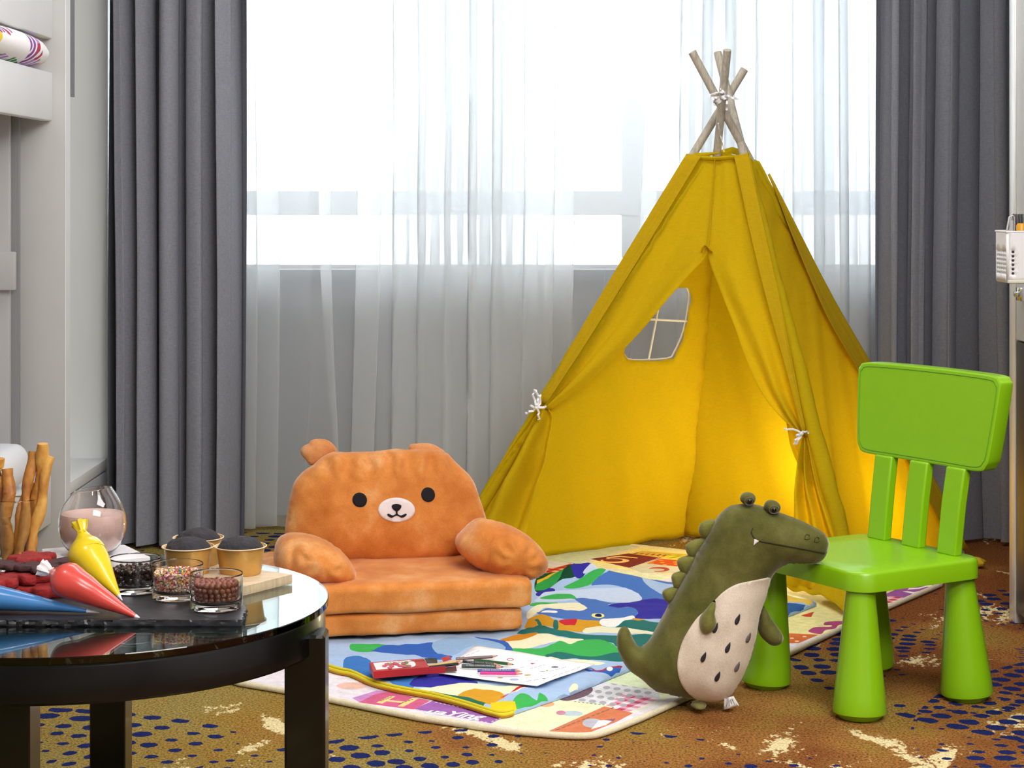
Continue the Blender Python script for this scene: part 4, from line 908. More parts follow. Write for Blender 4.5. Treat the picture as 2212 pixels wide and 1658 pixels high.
arms = ([(1500, 760), (1560, 700), (1620, 672), (1700, 690), (1790, 712), (1900, 760), (2000, 838), (2066, 920), (2088, 1000), (2055, 1060), (1980, 1095), (1850, 1108), (1700, 1096), (1620, 1052), (1540, 1000), (1465, 935), (1425, 870), (1440, 810)],
        [(186, 800), (260, 786), (380, 800), (480, 832), (570, 885), (640, 950), (690, 1030), (702, 1088), (660, 1122), (560, 1137), (430, 1124), (300, 1084), (180, 1050), (115, 1010), (104, 945), (120, 870), (145, 825)])
for k, o in enumerate(arms):
    oo = sm(cb_(o), 4)
    ccx, ccy = (1106, 1197) if k == 0 else (690, 1196)
    def am(x, y, h, k=k): return at(x, y, (4.70 if k == 0 else 4.60)) - ey * h
    def aw(x, y, ccx=ccx, ccy=ccy, k=k):
        a = math.atan2(y - ccy, x - ccx); r = math.hypot(x - ccx, y - ccy)
        return .0055 * math.exp(-((r - 40) / 15) ** 2) * math.sin(a * 9 + 2 * nz(r * .05, a)) - .012 * math.exp(-((r - 66) / 6) ** 2) * (1 if x < ccx + 30 else .2) + .004 * nz(x * .03, y * .03, 3)
    mb = MB(); plush(mb, oo, 6, am, .105, .15, wr=aw, N=110); mb.build('armrest', ov, bear, ang=180)

# ---------------------------------------------------------------- plush crocodile
cg = velvet('olive_velvet', '5e5c2e', '6f6d3e', '4c4a22', 12); cg2 = velvet('olive_velvet_light', '74733a', '7f7e46', '62612e', 12)
cz = lambda pts: Z(1300, 1020, 3.071, pts)
croc = thing('crocodile_plush', 'olive green plush crocodile with a cream belly resting its chin on the green chair seat', 'plush toy', (fl(1510, 1516).x, 4.0, .0))
c_out = sm(cz([(832, 232), (900, 211), (1000, 208), (1090, 232), (1200, 272), (1320, 318), (1420, 368), (1482, 410), (1506, 460), (1500, 520), (1465, 580), (1400, 606), (1300, 602), (1225, 606), (1170, 628), (1128, 680), (1105, 760), (1090, 830), (1060, 890), (1035, 990), (1020, 1090), (985, 1220), (935, 1340), (875, 1450), (830, 1492), (740, 1514), (640, 1506), (560, 1492), (430, 1462), (345, 1440), (262, 1370), (180, 1310), (128, 1230), (100, 1150), (103, 1075), (128, 1028), (165, 1024), (190, 1060), (215, 1112), (255, 1156), (312, 1110), (370, 1010), (430, 900), (500, 780), (580, 640), (645, 515), (695, 420), (755, 310)]), 4)
fc = puff(c_out, 170)
def cD(x, y): return 4.0 - .03 * max(0, (1250 - y) / 200) 
def cmap(x, y, h): return at(x, y, cD(x, y)) + Vector((0, -h, 0))
cw = lambda x, y: .003 * nz(x * .02, y * .02, 4) + .0025 * nz(x * .05, y * .015, 8)
mb = MB(); plush(mb, c_out, 7, cmap, .085, .07, wr=cw, N=170); mb.build('body', cg, croc, ang=180)
cp = lambda n, poly, sp, mat, par=croc, lift=.0018, solid=.001: patch(n, poly, sp, mat, par, cmap, .085, fc, cw, lift, solid)
cream = velvet('cream_velvet', 'dccfbe', 'e6dacb', 'd2c3b0', 10)
belly = cp('belly', sm(cz([(725, 790), (770, 745), (830, 705), (900, 680), (1000, 668), (1098, 670), (1090, 760), (1058, 870), (1030, 985), (1012, 1100), (970, 1230), (915, 1360), (850, 1462), (790, 1500), (720, 1506), (640, 1488), (575, 1440), (520, 1370), (488, 1290), (480, 1200), (498, 1110), (535, 1020), (600, 920), (660, 860)]), 4), 6, cream, lift=.0014)
seedm = M('dark_thread', '26232c', .7); seedg = M('grey_thread', '6c6468', .7)
for (x, y, m_) in ((870, 918, seedm), (948, 1050, seedg), (806, 1100, seedm), (646, 1158, seedm), (874, 1240, seedg), (741, 1293, seedm), (722, 968, seedm)):
    cp('seed', sm(cz([(x + 17, y - 34), (x + 16, y + 2), (x + 4, y + 28), (x - 12, y + 32), (x - 18, y + 14), (x - 10, y - 6), (x + 4, y - 22)]), 3), 4, m_, belly, .0034)
cp('tooth', cz([(982, 398), (1012, 410), (974, 442)]), 4, wht, lift=.0026)
mo = [cmap(x, y, fc(x, y) * .085 + cw(x, y) + .001) for x, y in sm(cz([(976, 334), (966, 360), (985, 395), (1020, 412), (1100, 430), (1200, 452), (1340, 484), (1466, 518)]), 5, False)]
MB().loft(mo, .0013, 6).build('mouth', M('mouth_thread', '2c2c14', .8), croc)
nos = M('nostril_thread', '45461c', .8)
for (x, y) in ((1340, 402), (1408, 424)):
    MB().loft([cmap(a, b, fc(a, b) * .085 + cw(a, b) + .0008) for a, b in cz([(x - 17, y + 12), (x - 14, y - 8), (x, y - 16), (x + 15, y - 10), (x + 17, y + 10), (x, y + 15)])], .0011, 6, closed=True).build('nostril', nos, croc)
for (x, y, rx, ry, rot, dd) in ((969, 172, 52, 42, .0, -.012), (1131, 228, 56, 44, .28, -.018)):
    ec = at(*cz([(x, y)])[0], cD(0, 1080) + dd); k_ = cD(0, 1080) / F / 3.071
    rt = Matrix.Rotation(rot, 3, 'Y')
    e = MB().blob(tuple(ec), (rx * k_, .022, ry * k_), rot=rt, sub=4).build('eye', cg, croc)
    c2_ = ec + Vector((.001, -.0215, -.003)); T2 = Matrix.Translation(c2_) @ Matrix.Rotation(R(98), 4, 'X')
    MB().lathe([(.0001, .0022), (.0032, .0014), (.0046, 0), (.0046, -.002)], 20, T=T2).build('pupil', M('pupil_black', '08080a', .35), e)
    MB().loft([T2 @ Vector((.0098 * math.cos(a), .0098 * math.sin(a) * .8, -.0012)) for a in [i * math.pi / 8 for i in range(16)]], .0007, 6, closed=True).build('eye_ring', seedg, e)
for o in ([(752, 322), (700, 325), (672, 345), (664, 385), (680, 420), (700, 440), (730, 400)], [(690, 440), (620, 455), (585, 478), (582, 510), (600, 548), (625, 556), (660, 500)], [(620, 552), (560, 560), (528, 578), (524, 610), (545, 655), (575, 668), (600, 620)], [(570, 655), (510, 665), (485, 682), (484, 715), (498, 758), (515, 770), (545, 720)], [(510, 760), (455, 770), (425, 788), (424, 818), (450, 858), (480, 850), (500, 800)]):
    mb = MB(); cxx, cyy = o[0][0] - 6, o[0][1] + 45; o = [(cxx + (a - cxx) * 1.26, cyy + (b - cyy) * 1.14) for a, b in o]; plush(mb, sm(cz(o), 4), 6, lambda x, y, h: cmap(x, y, h), .013, .013, N=60); mb.build('spine', cg2, croc, ang=180)
fD = lambda x, y: cD(x, y) - fc(*cz([(700, 950)])[0]) * .085
for (o, base, th, m_) in (([(722, 792), (700, 808), (665, 850), (632, 890), (622, 925), (626, 975), (645, 1008), (680, 1010), (715, 985), (735, 945), (732, 915), (724, 880), (730, 830)], .062, .026, cg2),
                    ([(1062, 880), (1090, 905), (1120, 960), (1165, 1020), (1196, 1070), (1195, 1110), (1168, 1136), (1120, 1138), (1080, 1110), (1045, 1070), (1030, 1020), (1040, 950)], .012, .022, cg)):
    mb = MB(); plush(mb, sm(cz(o), 4), 6, lambda x, y, h, base=base: cmap(x, y, h + base + (.02 if base > .05 else 0)), th, th, wr=lambda x, y: .002 * nz(x * .1, y * .1, 2), N=70); mb.build('arm', m_, croc, ang=180)
mb = MB(); plush(mb, sm(cz([(580, 1496), (640, 1492), (682, 1508), (678, 1530), (640, 1542), (598, 1532), (578, 1514)]), 4), 6, lambda x, y, h: cmap(x, y, h + .03), .03, .02, N=60); mb.build('foot', velvet('foot_velvet', '7a7442', '857f4e', '6a6436', 12), croc, ang=180)
tg = MB(); rows = []
for i in range(10):
    u = i / 9; a = Vector((812 + 62 * u, 1496 - 14 * u)) ; b = Vector((812 + 104 * u - 4, 1574 - 28 * u))
    rows.append([at(*cz([tuple(a.lerp(b, t / 4))])[0], 3.965 + .006 * math.sin(u * 8 + t * .5)) for t in range(5)])
tl = tg.grid(rows).build('care_label', M('label_satin', 'ece9e6', .5), croc, ang=180, solid=.0006)
for i in range(4):
    u = .25 + i * .17
    a = Vector((812 + 62 * u + 6, 1496 - 14 * u + 16)); b = Vector((812 + 104 * u - 4 - 6, 1574 - 28 * u - 14))
    MB().loft([at(*cz([tuple(a.lerp(b, t / 4))])[0], 3.9625 + .006 * math.sin(u * 8 + t * .5)) for t in range(5)], .0006, 5).build('care_print', seedg, tl)

# ---------------------------------------------------------------- green child's chair
gp = M('green_plastic', '86bd10', .32, spec=.5, var=.02, vs=3, bump=.06, bs=500, bd=.0004, coat=.15); scuff = M('scuff_mark', '3c5a10', .7)
cc = Vector((.741, 4.126, 0))
gx_ = Vector((.516, -.857, 0)).normalized(); gy_ = Vector((.857, .516, 0)).normalized()
Tg = Matrix(((gx_.x, gy_.x, 0, cc.x), (gx_.y, gy_.y, 0, cc.y), (0, 0, 1, 0), (0, 0, 0, 1)))
ch = thing('childs_chair', 'bright green plastic child chair with conical legs under the crocodile snout', 'chair', tuple(cc))
mb = MB(); hx, hy = .183, .172
def rr_(hx, hy, r, z, n=8): return [(cx + r * math.cos(R(s + 90 * k / n)), cy + r * math.sin(R(s + 90 * k / n)), z) for cx, cy, s in ((hx - r, hy - r, 0), (-hx + r, hy - r, 90), (-hx + r, -hy + r, 180), (hx - r, -hy + r, 270)) for k in range(n + 1)]
lv = [(.262, -.006, .040), (.2545, -.002, .045), (.2552, 0, .047), (.288, -.0005, .047), (.2925, -.003, .045), (.2950, -.008, .04)]
rings = [rr_(hx - .02, hy - .02, .03, .262)] + [rr_(hx + d, hy + d, r, z) for z, d, r in lv] + [rr_(hx * .6, hy * .6, .03, .2946), rr_(hx * .3, hy * .3, .02, .2942)]
n = len(rings[0]); vs = [p for r in rings for p in r]; fs = []
for i in range(len(rings) - 1):
    for k in range(n): k2 = (k + 1) % n; fs.append((i * n + k, i * n + k2, (i + 1) * n + k2, (i + 1) * n + k))
fs += [tuple(range(n)), tuple(range((len(rings) - 1) * n, len(rings) * n))]
mb.add(vs, fs, 0, Tg); mb.build('seat', gp, ch, ang=50)
for sx in (1, -1):
    for sy in (-1, 1):
        b0 = Vector((sx * .150, sy * .146, 0)); b1 = Vector((sx * .140, sy * .134, .2615)); prof = [(0, .038), (.003, .041), (.0085, .0475), (.012, .0525), (.02, .0535), (.05, .0505), (.15, .0395), (.25, .029), (.2615, .0285)]
        pts = [Tg @ b0.lerp(b1, z / .2615) for z, r in prof]
        MB().loft([Vector((p.x, p.y, z)) for p, (z, r) in zip(pts, prof)], [r for z, r in prof], 40, up=(1, 0, 0)).build('leg', gp, ch, ang=30)
for s in (-.108, 0, .108):
    x0_, w0 = s, .0275; pts = [(s, .135, .2935), (s * 1.01, .148, .40), (s * 1.03, .160, .4745)]
    mb = MB()
    rg = []
    for (x, y, z) in pts: rg += [(x - w0, y - .011, z), (x + w0, y - .011, z), (x + w0, y + .011, z), (x - w0, y + .011, z)]
    fs = [(0, 1, 2, 3)[::-1]] + [(i * 4 + k, i * 4 + (k + 1) % 4, i * 4 + 4 + (k + 1) % 4, i * 4 + 4 + k) for i in range(2) for k in range(4)] + [(8, 9, 10, 11)]
    o = mb.add(rg, fs, 0, Tg).build('back_slat', gp, ch); md = o.modifiers.new('bevel', 'BEVEL'); md.width = .004; md.segments = 3
# backrest panel, slightly curved
prof = sm([(-.176, .474), (-.196, .486), (-.205, .515), (-.218, .640), (-.214, .662), (-.195, .671), (-.10, .6735), (0, .674), (.10, .6735), (.195, .671), (.214, .662), (.218, .640), (.205, .515), (.196, .486), (.176, .474), (.10, .473), (0, .473), (-.10, .473)], 5)
def bp3(x, z, dy): return Tg @ Vector((x, .150 + (z - .47) * .12 - .10 * x * x * 1.0 + .010 + dy, z))
mb = MB(); cx_, cz_ = 0, .573; N_ = len(prof); rg = []
for (sc_k, dy) in ((.985, -.006), (.999, -.0045), (1.0, -.002), (1.0, .028), (.985, .033)):
    rg.append([bp3(cx_ + (x - cx_) * (1 - (1 - sc_k) * 1.0), cz_ + (z - cz_) * (1 - (1 - sc_k) * 2.0), dy) for x, z in prof])
V, T, _, edge, _ = cdt([(cx_ + (x) * .985, cz_ + (z - cz_) * .97) for x, z in prof], .02)
mb.add([bp3(x, z, -.006) for x, z in V], [tuple(t) for t in T]); mb.add([bp3(x, z, .033) for x, z in V], [tuple(t)[::-1] for t in T])
k = len(mb.v); vs = [p for r in rg for p in r]; fs = [(i * N_ + a, i * N_ + (a + 1) % N_, (i + 1) * N_ + (a + 1) % N_, (i + 1) * N_ + a) for i in range(len(rg) - 1) for a in range(N_)]
mb.add(vs, fs); mb.build('backrest', gp, ch, ang=35)
MB().loft([bp3(x * .958, cz_ + (z - cz_) * .915, -.0062) for x, z in prof], .0011, 6, closed=True).build('panel_line', M('green_groove', '5f9a0a', .5), ch)
# ---------------------------------------------------------------- coffee table
TZ = .45; tcx, tcy, tr = -.635, 2.88, .365
tp = lambda x, y, z=TZ: fl(x, y, z)
bw = M('black_wood', '040405', .3, spec=.3, var=.3, vs=20, coat=.2)
tb = thing('coffee_table', 'round black wooden coffee table with a clear glass top in the left foreground', 'table', (tcx, tcy, 0))
T0 = Matrix.Translation((tcx, tcy, 0))
MB().lathe([(.325, .386), (.356, .386), (.360, .39), (.360, .434), (.358, .4385), (.325, .4385), (.325, .386)], 128, T=T0).build('apron', bw, tb, ang=30)
MB().lathe([(.0001, .425), (.326, .425), (.326, .4375), (.0001, .4375)], 96, T=T0).build('under_top', M('black_panel', '0a0a0c', .5), tb, ang=30)
tgm = NT('table_glass'); tgm.b.inputs['Base Color'].default_value = (.68, .90, .82, 1); tgm.b.inputs['Transmission Weight'].default_value = 1; tgm.b.inputs['Roughness'].default_value = 0; tgm.b.inputs['IOR'].default_value = 1.52
MB().lathe([(.0001, .4392), (.3630, .4392), (tr, .4405), (tr, .4488), (.3640, TZ), (.0001, TZ)], 160, T=T0).build('glass_top', tgm.m, tb, ang=25)
for (x, y, a) in ((-.294, 2.815, 0), (-.656, 3.215, 0), (-.652, 2.568, 0), (-.975, 2.93, 0)):
    MB().box(x - .029, x + .029, y - .029, y + .029, 0, .430 if x > -.3 or x < -.9 else .3855, bev=.002, seg=1).build('leg', bw, tb, flat=True) if not x > -.3 else MB().box(x - .029, x + .029, y - .029, y + .029, 0, .418, bev=.004, seg=1).build('leg', bw, tb, flat=True)
# ---------------------------------------------------------------- slate, board, plate
SZ = .4592
def slab(name, poly, z0, z1, mat, jag=0, sp=.006, seed=0, tilt=None):
    P = dens(poly, sp); n = len(P); c = Vector((sum(p[0] for p in P) / n, sum(p[1] for p in P) / n)); rg = []
    for (z, s_, j) in ((z0, -.001, 1), (z0 * .7 + z1 * .3, 0, 2), (z0 * .35 + z1 * .65, -.0006, 3), (z1 - .0006, -.0006, 4), (z1, -.002, 5)):
        r = []
        for i, p in enumerate(P):
            d = (Vector(p) - c).normalized(); q = Vector(p) + d * (s_ + jag * nz(i * .7, j * 3.1, seed)); r.append((q.x, q.y, z + (jag * .3 * nz(i * .9, j, seed + 4) if 1 < j < 4 else 0)))
        rg.append(r)
    vs = [p for r in rg for p in r]; fs = [(i * n + a, i * n + (a + 1) % n, (i + 1) * n + (a + 1) % n, (i + 1) * n + a) for i in range(4) for a in range(n)] + [tuple(range(n))[::-1], tuple(range(4 * n, 5 * n))]
    return MB().add(vs, fs).build(name, mat, ang=25, loc=(c.x, c.y, z0))
sl = slab('slate_board', [(-.93, 2.70), (-.372, 2.702), (-.377, 2.80), (-.44, 2.895), (-.52, 2.955), (-.90, 2.955)], TZ + .0002, SZ, M('slate', '2b2b30', .42, var=.25, vs=40, bump=.5, bs=120, bd=.001), .0045, .0045)
tag(sl, 'black slate serving board with rough edges under the icing bags and glass cups', 'serving board')
K = Vector((-.335, 3.0)); e2 = Vector((-.55, -.835)).normalized(); e1 = Vector((-e2.y * -1, 0)); e1 = Vector((-.835, .55)).normalized()
bd = slab('wooden_board', [tuple(K), tuple(K + e2 * .118), tuple(K + e2 * .118 + e1 * .205), tuple(K + e1 * .205)], TZ + .0002, .4645, M('pale_wood', 'bfa98a', .55, var=.18, vs=25, aniso=(1, 8, 1)), .0004, .008)
tag(bd, 'pale wooden board carrying the three dark muffins', 'board')
pl = slab('marble_slab', [(-.572, 3.12), (-.655, 3.065), (-.735, 3.10), (-.765, 3.195), (-.70, 3.232), (-.637, 3.235)], TZ + .0002, .468, M('white_marble', 'eeeaee', .3, var=.06, vs=25), .0, .01)
tag(pl, 'white marble slab under the glass of pink smoothie', 'board')
# ---------------------------------------------------------------- glass cups
cg_ = M('clear_glass', (1, 1, 1, 1), 0.0, trans=1.0, ior=1.45)
def cup(x, y, label, seed=0):
    o = thing('glass_cup', label, 'glass cup', (x, y, SZ), 'small round glass cups on the slate')
    T = Matrix.Translation((x, y, SZ + .0003))
    MB().lathe([(.0001, .0), (.032, 0), (.0355, .0015), (.0365, .006), (.0366, .0075), (.03735, .048), (.0374, .0494), (.0368, .0505), (.0363, .0494), (.03625, .048), (.0355, .0165), (.0350, .0145), (.031, .0105), (.015, .0085), (.0001, .008)], 56, T=T).build('glass', cg_, o, ang=40)
    return o
cupC, cupB, cupA = (-.417, 2.772), (-.4845, 2.845), (-.555, 2.893)
cup(*cupC, 'small glass cup holding milk chocolate balls at the right end of the slate'); cup(*cupB, 'small glass cup of rainbow sprinkles between the two chocolate cups'); cup(*cupA, 'small glass cup of dark chocolate chips behind the yellow icing bag')
random.seed(11)
def pack(c, r, z0, z1, R_, jit=.1):
    out = []; z = z0 + r; lay = 0
    while z < z1:
        R2 = (R_ - r) * (.93 if lay == 0 else 1); n0 = 0
        rad = R2 - (lay % 2) * .0015
        while rad > r * .4:
            n = max(1, int(2 * math.pi * rad / (2.03 * r))); ph = lay * 3.14159 / n + .3 * random.random()
            for k in range(n): a = ph + 6.28318 * k / n; out.append((c[0] + rad * math.cos(a), c[1] + rad * math.sin(a), z + random.uniform(-jit, jit) * r, rad, lay))
            rad -= 2.0 * r
        z += r * 1.62; lay += 1
    return out
choc = M('milk_chocolate', '7e4636', .38, var=.12, vs=90); dchoc = M('dark_chocolate', '2a1712', .3, var=.2, vs=80)
pts = [p for p in pack(cupC, .0040, SZ + .0125, SZ + .040, .0335) if p[3] > .016 or p[4] >= 3]
proto = None
for i, (x, y, z, _, _) in enumerate(pts):
    if proto is None: proto = MB().blob((x, y, z), (.0039, .0039, .0039), sub=2, wob=.15).build('chocolate_ball', choc, loc=(x, y, z)); o = proto; tag(o, 'small round milk chocolate ball in the rightmost glass cup', 'chocolate ball', 'chocolate balls in the glass cup')
    else: o = proto.copy(); C.objects.link(o); o.location = (x, y, z); o.rotation_euler = (random.random() * 6, random.random() * 6, 0)
pts = [p for p in pack(cupA, .0048, SZ + .0125, SZ + .037, .0335) if p[3] > .014 or p[4] >= 2]
proto = None
for i, (x, y, z, _, _) in enumerate(pts):
    if proto is None: proto = MB().blob((x, y, z), (.0047, .0042, .0034), sub=2, wob=.5).build('chocolate_chip', dchoc, loc=(x, y, z)); o = proto; tag(o, 'dark chocolate chip in the glass cup behind the icing bags', 'chocolate chip', 'dark chocolate chips in the glass cup')
    else: o = proto.copy(); C.objects.link(o); o.location = (x, y, z); o.rotation_euler = (random.random() * 6, random.random() * 6, 0)
spm = [M('sprinkle_' + h, h, .4) for h in ('e9cfb0', 'e0b02a', 'c4384c', 'e88aa0', '3a4a94', '4a9a4c', 'f2ead8', 'd86a3a')]
mb = MB()
for i in range(1500):
    a = random.random() * 6.283; r_ = .0325 * math.sqrt(random.random()) if i > 900 else random.uniform(.028, .0325); z = random.uniform(SZ + .0135, SZ + .0385)
    if i > 1150: z = SZ + .0385 + .0025 * (1 - (r_ / .033) ** 2) * random.random() * 2
    r_ = min(r_, .020 + (z - SZ - .0115) * 2.5)
    T = Matrix.Translation((cupB[0] + r_ * math.cos(a), cupB[1] + r_ * math.sin(a), z)) @ Matrix.Rotation(random.random() * 6, 4, 'Z') @ Matrix.Rotation(random.random() * 6, 4, 'X')
    L = random.choice([.0016, .0022]); mb.lathe([(.0004, -L), (.0011, -L * .7), (.0011, L * .7), (.0004, L)], 6, random.choices(range(8), [5, 3, 3, 3, 1, 1, 4, 1])[0], T)
sp = mb.build('sprinkles', spm, loc=(*cupB, SZ + .012)); tag(sp, 'rainbow sugar sprinkles filling the middle glass cup', 'sprinkles', kind='stuff')
# ---------------------------------------------------------------- muffins
gold = M('gold_paper', 'c99a52', .35, .35, var=.12, vs=30); mf = M('muffin_crumb', '2e2a30', .9, var=.3, vs=60, bump=.9, bs=120, bd=.004)
for (x, y, lab, sd) in ((-.415, 3.005, 'dark chocolate muffin in a gold paper cup, rightmost of the three', 1), (-.495, 3.002, 'dark muffin in a gold cup directly behind the rainbow sprinkles, front left muffin', 2), (-.492, 3.082, 'dark chocolate muffin in a gold paper cup, rearmost of the three', 3)):
    o = thing('muffin', lab, 'muffin', (x, y, .4647), 'muffins on the wooden board'); T = Matrix.Translation((x, y, .4648))
    cupm = MB(); seg = 72; pr = [(.0001, 0), (.0305, 0), (.0315, .002), (.0365, .039), (.0392, .0405), (.0395, .0415), (.0388, .042), (.0360, .040)]; vs = []
    cupm.lathe(pr, seg, T=T)
    cupm.v = [((px - x) * (1 + (.008 * math.sin(24 * math.atan2(py - y, px - x)) if .468 < pz_ < .502 else 0)) + x, (py - y) * (1 + (.008 * math.sin(24 * math.atan2(py - y, px - x)) if .468 < pz_ < .502 else 0)) + y, pz_) for px, py, pz_ in cupm.v]
    cupm.build('paper_cup', gold, o, ang=30)
    MB().loft([(x + .0394 * math.cos(a * .1309), y + .0394 * math.sin(a * .1309), .5065) for a in range(48)], .0008, 6, closed=True).build('rim', M('rim_cream', 'e9d8b8', .5), o)
    d = MB()
    def fn(b):
        bmesh.ops.create_uvsphere(b, u_segments=40, v_segments=24, radius=1)
        for v in b.verts:
            q = v.co.copy(); n_ = 1 + .07 * noise.noise(q * 2.2 + Vector((sd * 5, 0, 0))) + .025 * noise.noise(q * 7 + Vector((sd, 3, 0))); q *= n_
            v.co = Vector((q.x * .0352, q.y * .0352, max(-.02, q.z * .0185))) + Vector((0, 0, .0375))
    d.bm(fn, 0, T); d.build('crown', mf, o)
# ---------------------------------------------------------------- smoothie glass
x, y = -.671, 3.142; o = thing('stemless_glass', 'round stemless glass half full of pink smoothie behind the yellow icing bag', 'glass', (x, y, .4682))
T = Matrix.Translation((x, y, .4683))
outer = [(.0001, 0), (.022, 0), (.034, .005), (.046, .018), (.0525, .036), (.0538, .050), (.0515, .066), (.0455, .082), (.0365, .096), (.0300, .1045)]
inner = [(.0290, .1045), (.0354, .0955), (.0444, .0815), (.0503, .0655), (.0525, .050), (.0512, .0365), (.0447, .0195), (.033, .0075), (.020, .0035), (.0001, .0030)]
tilt = Matrix.Rotation(R(-5), 4, 'Y')
def warp(m):
    m.v = [(a, b, c + (.13 * (a - x) * max(0, (c - .543) / .03) if c > .543 else 0)) for a, b, c in m.v]; return m
warp(MB().lathe(sm(outer, 3, False) + [(.0297, .1050)] + sm(inner, 3, False), 64, T=T)).build('glass', cg_, o, ang=60)
warp(MB().lathe([(.0001, .0030)] + [(max(r - .0004, .0001), z) for r, z in sm(inner, 3, False)[::-1] if z < .0665] + [(.0495, .0665), (.0001, .0668)], 64, T=T)).build('smoothie', M('pink_smoothie', 'efc8bc', .5), o)
# ---------------------------------------------------------------- breadsticks in a tall glass
x, y = -.782, 3.095; o = thing('tall_glass', 'tall straight glass holding breadsticks at the left edge', 'glass', (x, y, TZ)); T = Matrix.Translation((x, y, TZ + .0003))
MB().lathe([(.0001, 0), (.026, 0), (.0273, .002), (.0275, .004), (.03145, .112), (.0315, .1135), (.0308, .1145), (.0302, .1135), (.03015, .112), (.0264, .011), (.0260, .009), (.024, .0065), (.0001, .006)], 48, T=T).build('glass', cg_, o, ang=40)
bm_ = NT('baked_crust'); nn = bm_.noise(22, bm_.pos((1, 1, .6)), 3, .6); bm_.t.links.new(bm_.ramp(nn, [(.33, lin('8a4c22')), (.5, lin('c98a3c')), (.66, lin('e0b45c'))]), bm_.b.inputs['Base Color']); bm_.b.inputs['Roughness'].default_value = .55; bm_.bump(bm_.noise(120, bm_.pos(), 2), .5, .002)
sticks = [((96, 958), -.766, 3.107, 'pale tipped breadstick rising highest in the glass', .0082), ((108, 985), -.760, 3.085, 'breadstick with dark burnt tip leaning to the far right of the glass', .0078), ((70, 975), -.772, 3.075, 'dark brown breadstick left of the two tallest breadsticks', .0078), ((18, 1012), -.792, 3.078, 'brown rounded breadstick in the middle of the glass', .0090), ((-2, 990), -.799, 3.10, 'yellow breadstick cut by the left picture edge', .008),
          ((60, 1040), -.786, 3.088, 'short breadstick half hidden behind the dark one', .0075), ((-25, 1030), -.790, 3.112, 'breadstick at the back left of the glass', .008)]
for i, (tip, bx_, by_, lab, r_) in enumerate(sticks):
    a = Vector((bx_, by_, TZ + .0145)); b = at(*tip, y + .002 + .004 * ((i % 3) - 1)); d = b - a; pts = [a + d * (k / 12) + Vector((.0022 * math.sin(k * .9 + i * 2), .001 * math.cos(k * .8 + i), 0)) for k in range(13)]
    q = MB().loft(pts, [r_ * 1.12 * (.62 if k in (0,) else .95 + .14 * math.sin(k * 1.3 + i)) for k in range(13)], 14, wob=lambda ii, k, p: 1 + .10 * math.sin(k / 14 * 6.283 * 2 + ii * .75) + .06 * nz(p.x * 120, p.y * 120, p.z * 120))
    tag(q.build('breadstick', bm_.m, loc=tuple(a)), lab, 'breadstick', 'breadsticks in the tall glass')
# ---------------------------------------------------------------- cookies
rc_ = M('red_velvet_cookie', '8c1a1a', .85, var=.25, vs=60, bump=.9, bs=90, bd=.004); bc_ = M('cocoa_cookie', '45282a', .85, var=.2, vs=60, bump=.8, bs=100, bd=.003)
def cookie(x, y, z, s, rot, mat, lab, seed, h=.014, tx=0, ty=0):
    n = 60; pr = []
    for k in range(n):
        a = 6.28318 * k / n; r_ = s * (.70 + .32 * (1 if math.sin(a * 5 + seed) > -.1 else 0) * 1.0 + .10 * noise.noise(Vector((math.cos(a) * 2, math.sin(a) * 2, seed))))
        pr.append((r_ * math.cos(a), r_ * math.sin(a)))
    pr = [((pr[i - 1][0] + pr[i][0] * 2 + pr[(i + 1) % n][0]) / 4, (pr[i - 1][1] + pr[i][1] * 2 + pr[(i + 1) % n][1]) / 4) for i in range(n)]
    rg = [[(px * k_, py * k_, zz) for px, py in pr] for k_, zz in ((.92, 0), (1.0, h * .15), (1.01, h * .6), (.96, h * .95), (.86, h), (.5, h * 1.03), (.1, h * 1.03))]
    vs = [p for r in rg for p in r]; vs = [(a + .0012 * nz(a * 150, b * 150, seed), b + .0012 * nz(a * 150 + 9, b * 150, seed), c + .0010 * nz(a * 120, b * 120, c * 99 + seed)) for a, b, c in vs]
    fs = [(i * n + a, i * n + (a + 1) % n, (i + 1) * n + (a + 1) % n, (i + 1) * n + a) for i in range(len(rg) - 1) for a in range(n)] + [tuple(range(n))[::-1], tuple(range((len(rg) - 1) * n, len(rg) * n))]
    T = Matrix.Translation((x, y, z)) @ Matrix.Rotation(rot, 4, 'Z') @ Matrix.Rotation(tx, 4, 'X') @ Matrix.Rotation(ty, 4, 'Y')
    tag(MB().add(vs, fs, 0, T).build('cookie', mat, loc=(x, y, z), ang=60), lab, 'cookie', 'red and brown cookies piled on the slate')
z = SZ + .001
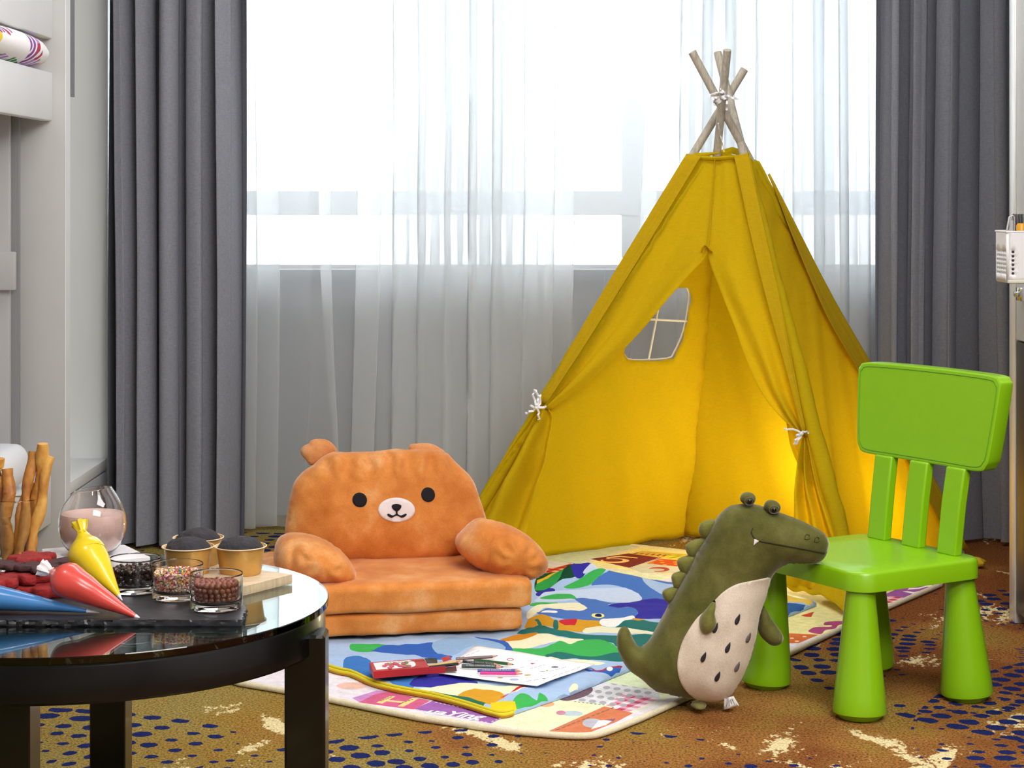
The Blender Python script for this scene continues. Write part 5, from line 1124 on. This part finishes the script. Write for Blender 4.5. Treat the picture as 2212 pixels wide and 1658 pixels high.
for i, (px, py, zz, s, m_, lab, h) in enumerate([
    (20, 1262, z, .036, rc_, 'thick red cookie at the bottom left of the cookie pile', .016), (88, 1262, z, .034, rc_, 'thick red cookie at the bottom right of the pile beside the red icing bag', .017),
    (22, 1225, z, .034, rc_, 'red cookie at the back left of the bottom layer', .016), (112, 1225, z, .034, rc_, 'red cookie at the back right of the bottom layer', .016),
    (55, 1235, z + .018, .036, rc_, 'red cookie in the middle layer at the front of the pile', .014), (-6, 1248, z + .018, .032, rc_, 'red cookie of the middle layer cut by the picture edge', .014), (118, 1228, z + .019, .030, bc_, 'brown cookie lying behind the neck of the red icing bag', .010),
    (16, 1213, z + .034, .034, bc_, 'brown cookie on top of the pile at the left edge', .008), (85, 1218, z + .034, .034, bc_, 'brown cookie on top of the pile in its centre', .008), (68, 1192, z + .034, .036, rc_, 'red cookie on top of the pile behind the brown ones', .012), (140, 1200, z + .030, .034, bc_, 'brown cookie at the top right of the pile behind the yellow bag', .009)]):
    p = fl(px, py, zz + h); p.y = min(p.y, 2.93)
    p = at(px, py, p.y); cookie(p.x, p.y, zz, s, i * 1.3, m_, lab, i * 2.1, h, .03 * math.sin(i * 3), .03 * math.cos(i * 2))
# ---------------------------------------------------------------- icing bags
def icing(name, label, tip, sh, neck, rs, col, colt, wd=1.0, knot=None):
    m_ = M('icing_' + col, col, .28, coat=.35, var=.04, vs=14); film = M('bag_film', 'd9d6e2', .2, coat=.5)
    tip, sh, neck = Vector(tip), Vector(sh), Vector(neck); o = thing(name, label, 'icing bag', tuple(tip), 'icing bags on the slate')
    P = [tip.lerp(sh, t) for t in (.10, .2, .35, .5, .65, .8, .92, 1)] + [sh.lerp(neck, t) for t in (.25, .5, .75, 1)]
    Rr = [rs * t for t in (.11, .21, .36, .52, .68, .83, .95, 1)] + [rs * t for t in (.95, .76, .45, .24)]
    up = Vector((0, 0, 1))
    MB().loft(sm([tuple(p) for p in P], 3, False), resample1(Rr, 3, wd), 26, up=up, wob=lambda i, k, p: 1 + .07 * nz(p.x * 40, p.y * 40, p.z * 40) + .015 * math.sin(k / 26 * 6.283 * 3 + i * .12)).build('bag', m_, o)
    MB().loft([tip, tip.lerp(sh, .06), tip.lerp(sh, .10)], [.0008, rs * .07, rs * .11], 16).build('tip', film, o)
    d = (neck - sh).normalized()
    kn = MB().loft([neck, neck + d * .004, neck + d * .010, neck + d * .018], [rs * .24, rs * .2, rs * .30, rs * .42], 18, wob=lambda i, k, p: 1 + .2 * math.sin(k * 2.1 + i)); kn.build('knot', knot or m_, o)
    return o
def resample1(v, n, wd):
    o = []
    for i in range(len(v) - 1):
        for k in range(n): q = v[i] + (v[i + 1] - v[i]) * k / n; o.append((q, q * wd))
    o.append((v[-1], v[-1] * wd)); return o
icing('icing_bag', 'yellow icing bag leaning on the cookie pile', at(264, 1296, 2.79), at(190, 1198, 2.845), at(178, 1152, 2.865), .0290, 'e3c515', None, .9)
icing('icing_bag', 'red icing bag with a white tied end in front of the yellow bag', at(309, 1339, 2.715), at(146, 1252, 2.745), at(112, 1236, 2.755), 0.0285, 'd24840', None, .85, M('white_tie', 'e6dede', .5))
icing('icing_bag', 'icing bag full of blue icing lying along the front of the slate', at(215, 1323, 2.735), at(-60, 1282, 2.745), at(-130, 1278, 2.75), .0275, '3e7ab8', None, .75)
# ---------------------------------------------------------------- small toy on the carpet
ty_ = fl(2106, 1226)
st_ = [(.038 * (1 if k % 2 == 0 else .55) * math.cos(k * math.pi / 5 + .3), .038 * (1 if k % 2 == 0 else .55) * math.sin(k * math.pi / 5 + .3)) for k in range(10)]
st_ = sm([(a + ty_.x, b + ty_.y) for a, b in st_], 3)
mb = MB(); plush(mb, st_, .006, lambda x, y, h: (x, y, .016 + h), .015, .0145, N=60)
tag(mb.build('star_toy', M('yellow_felt', 'd9b81c', .9), loc=(ty_.x, ty_.y, .001), ang=180), 'small yellow star shaped soft toy on the carpet behind the green chair', 'toy')
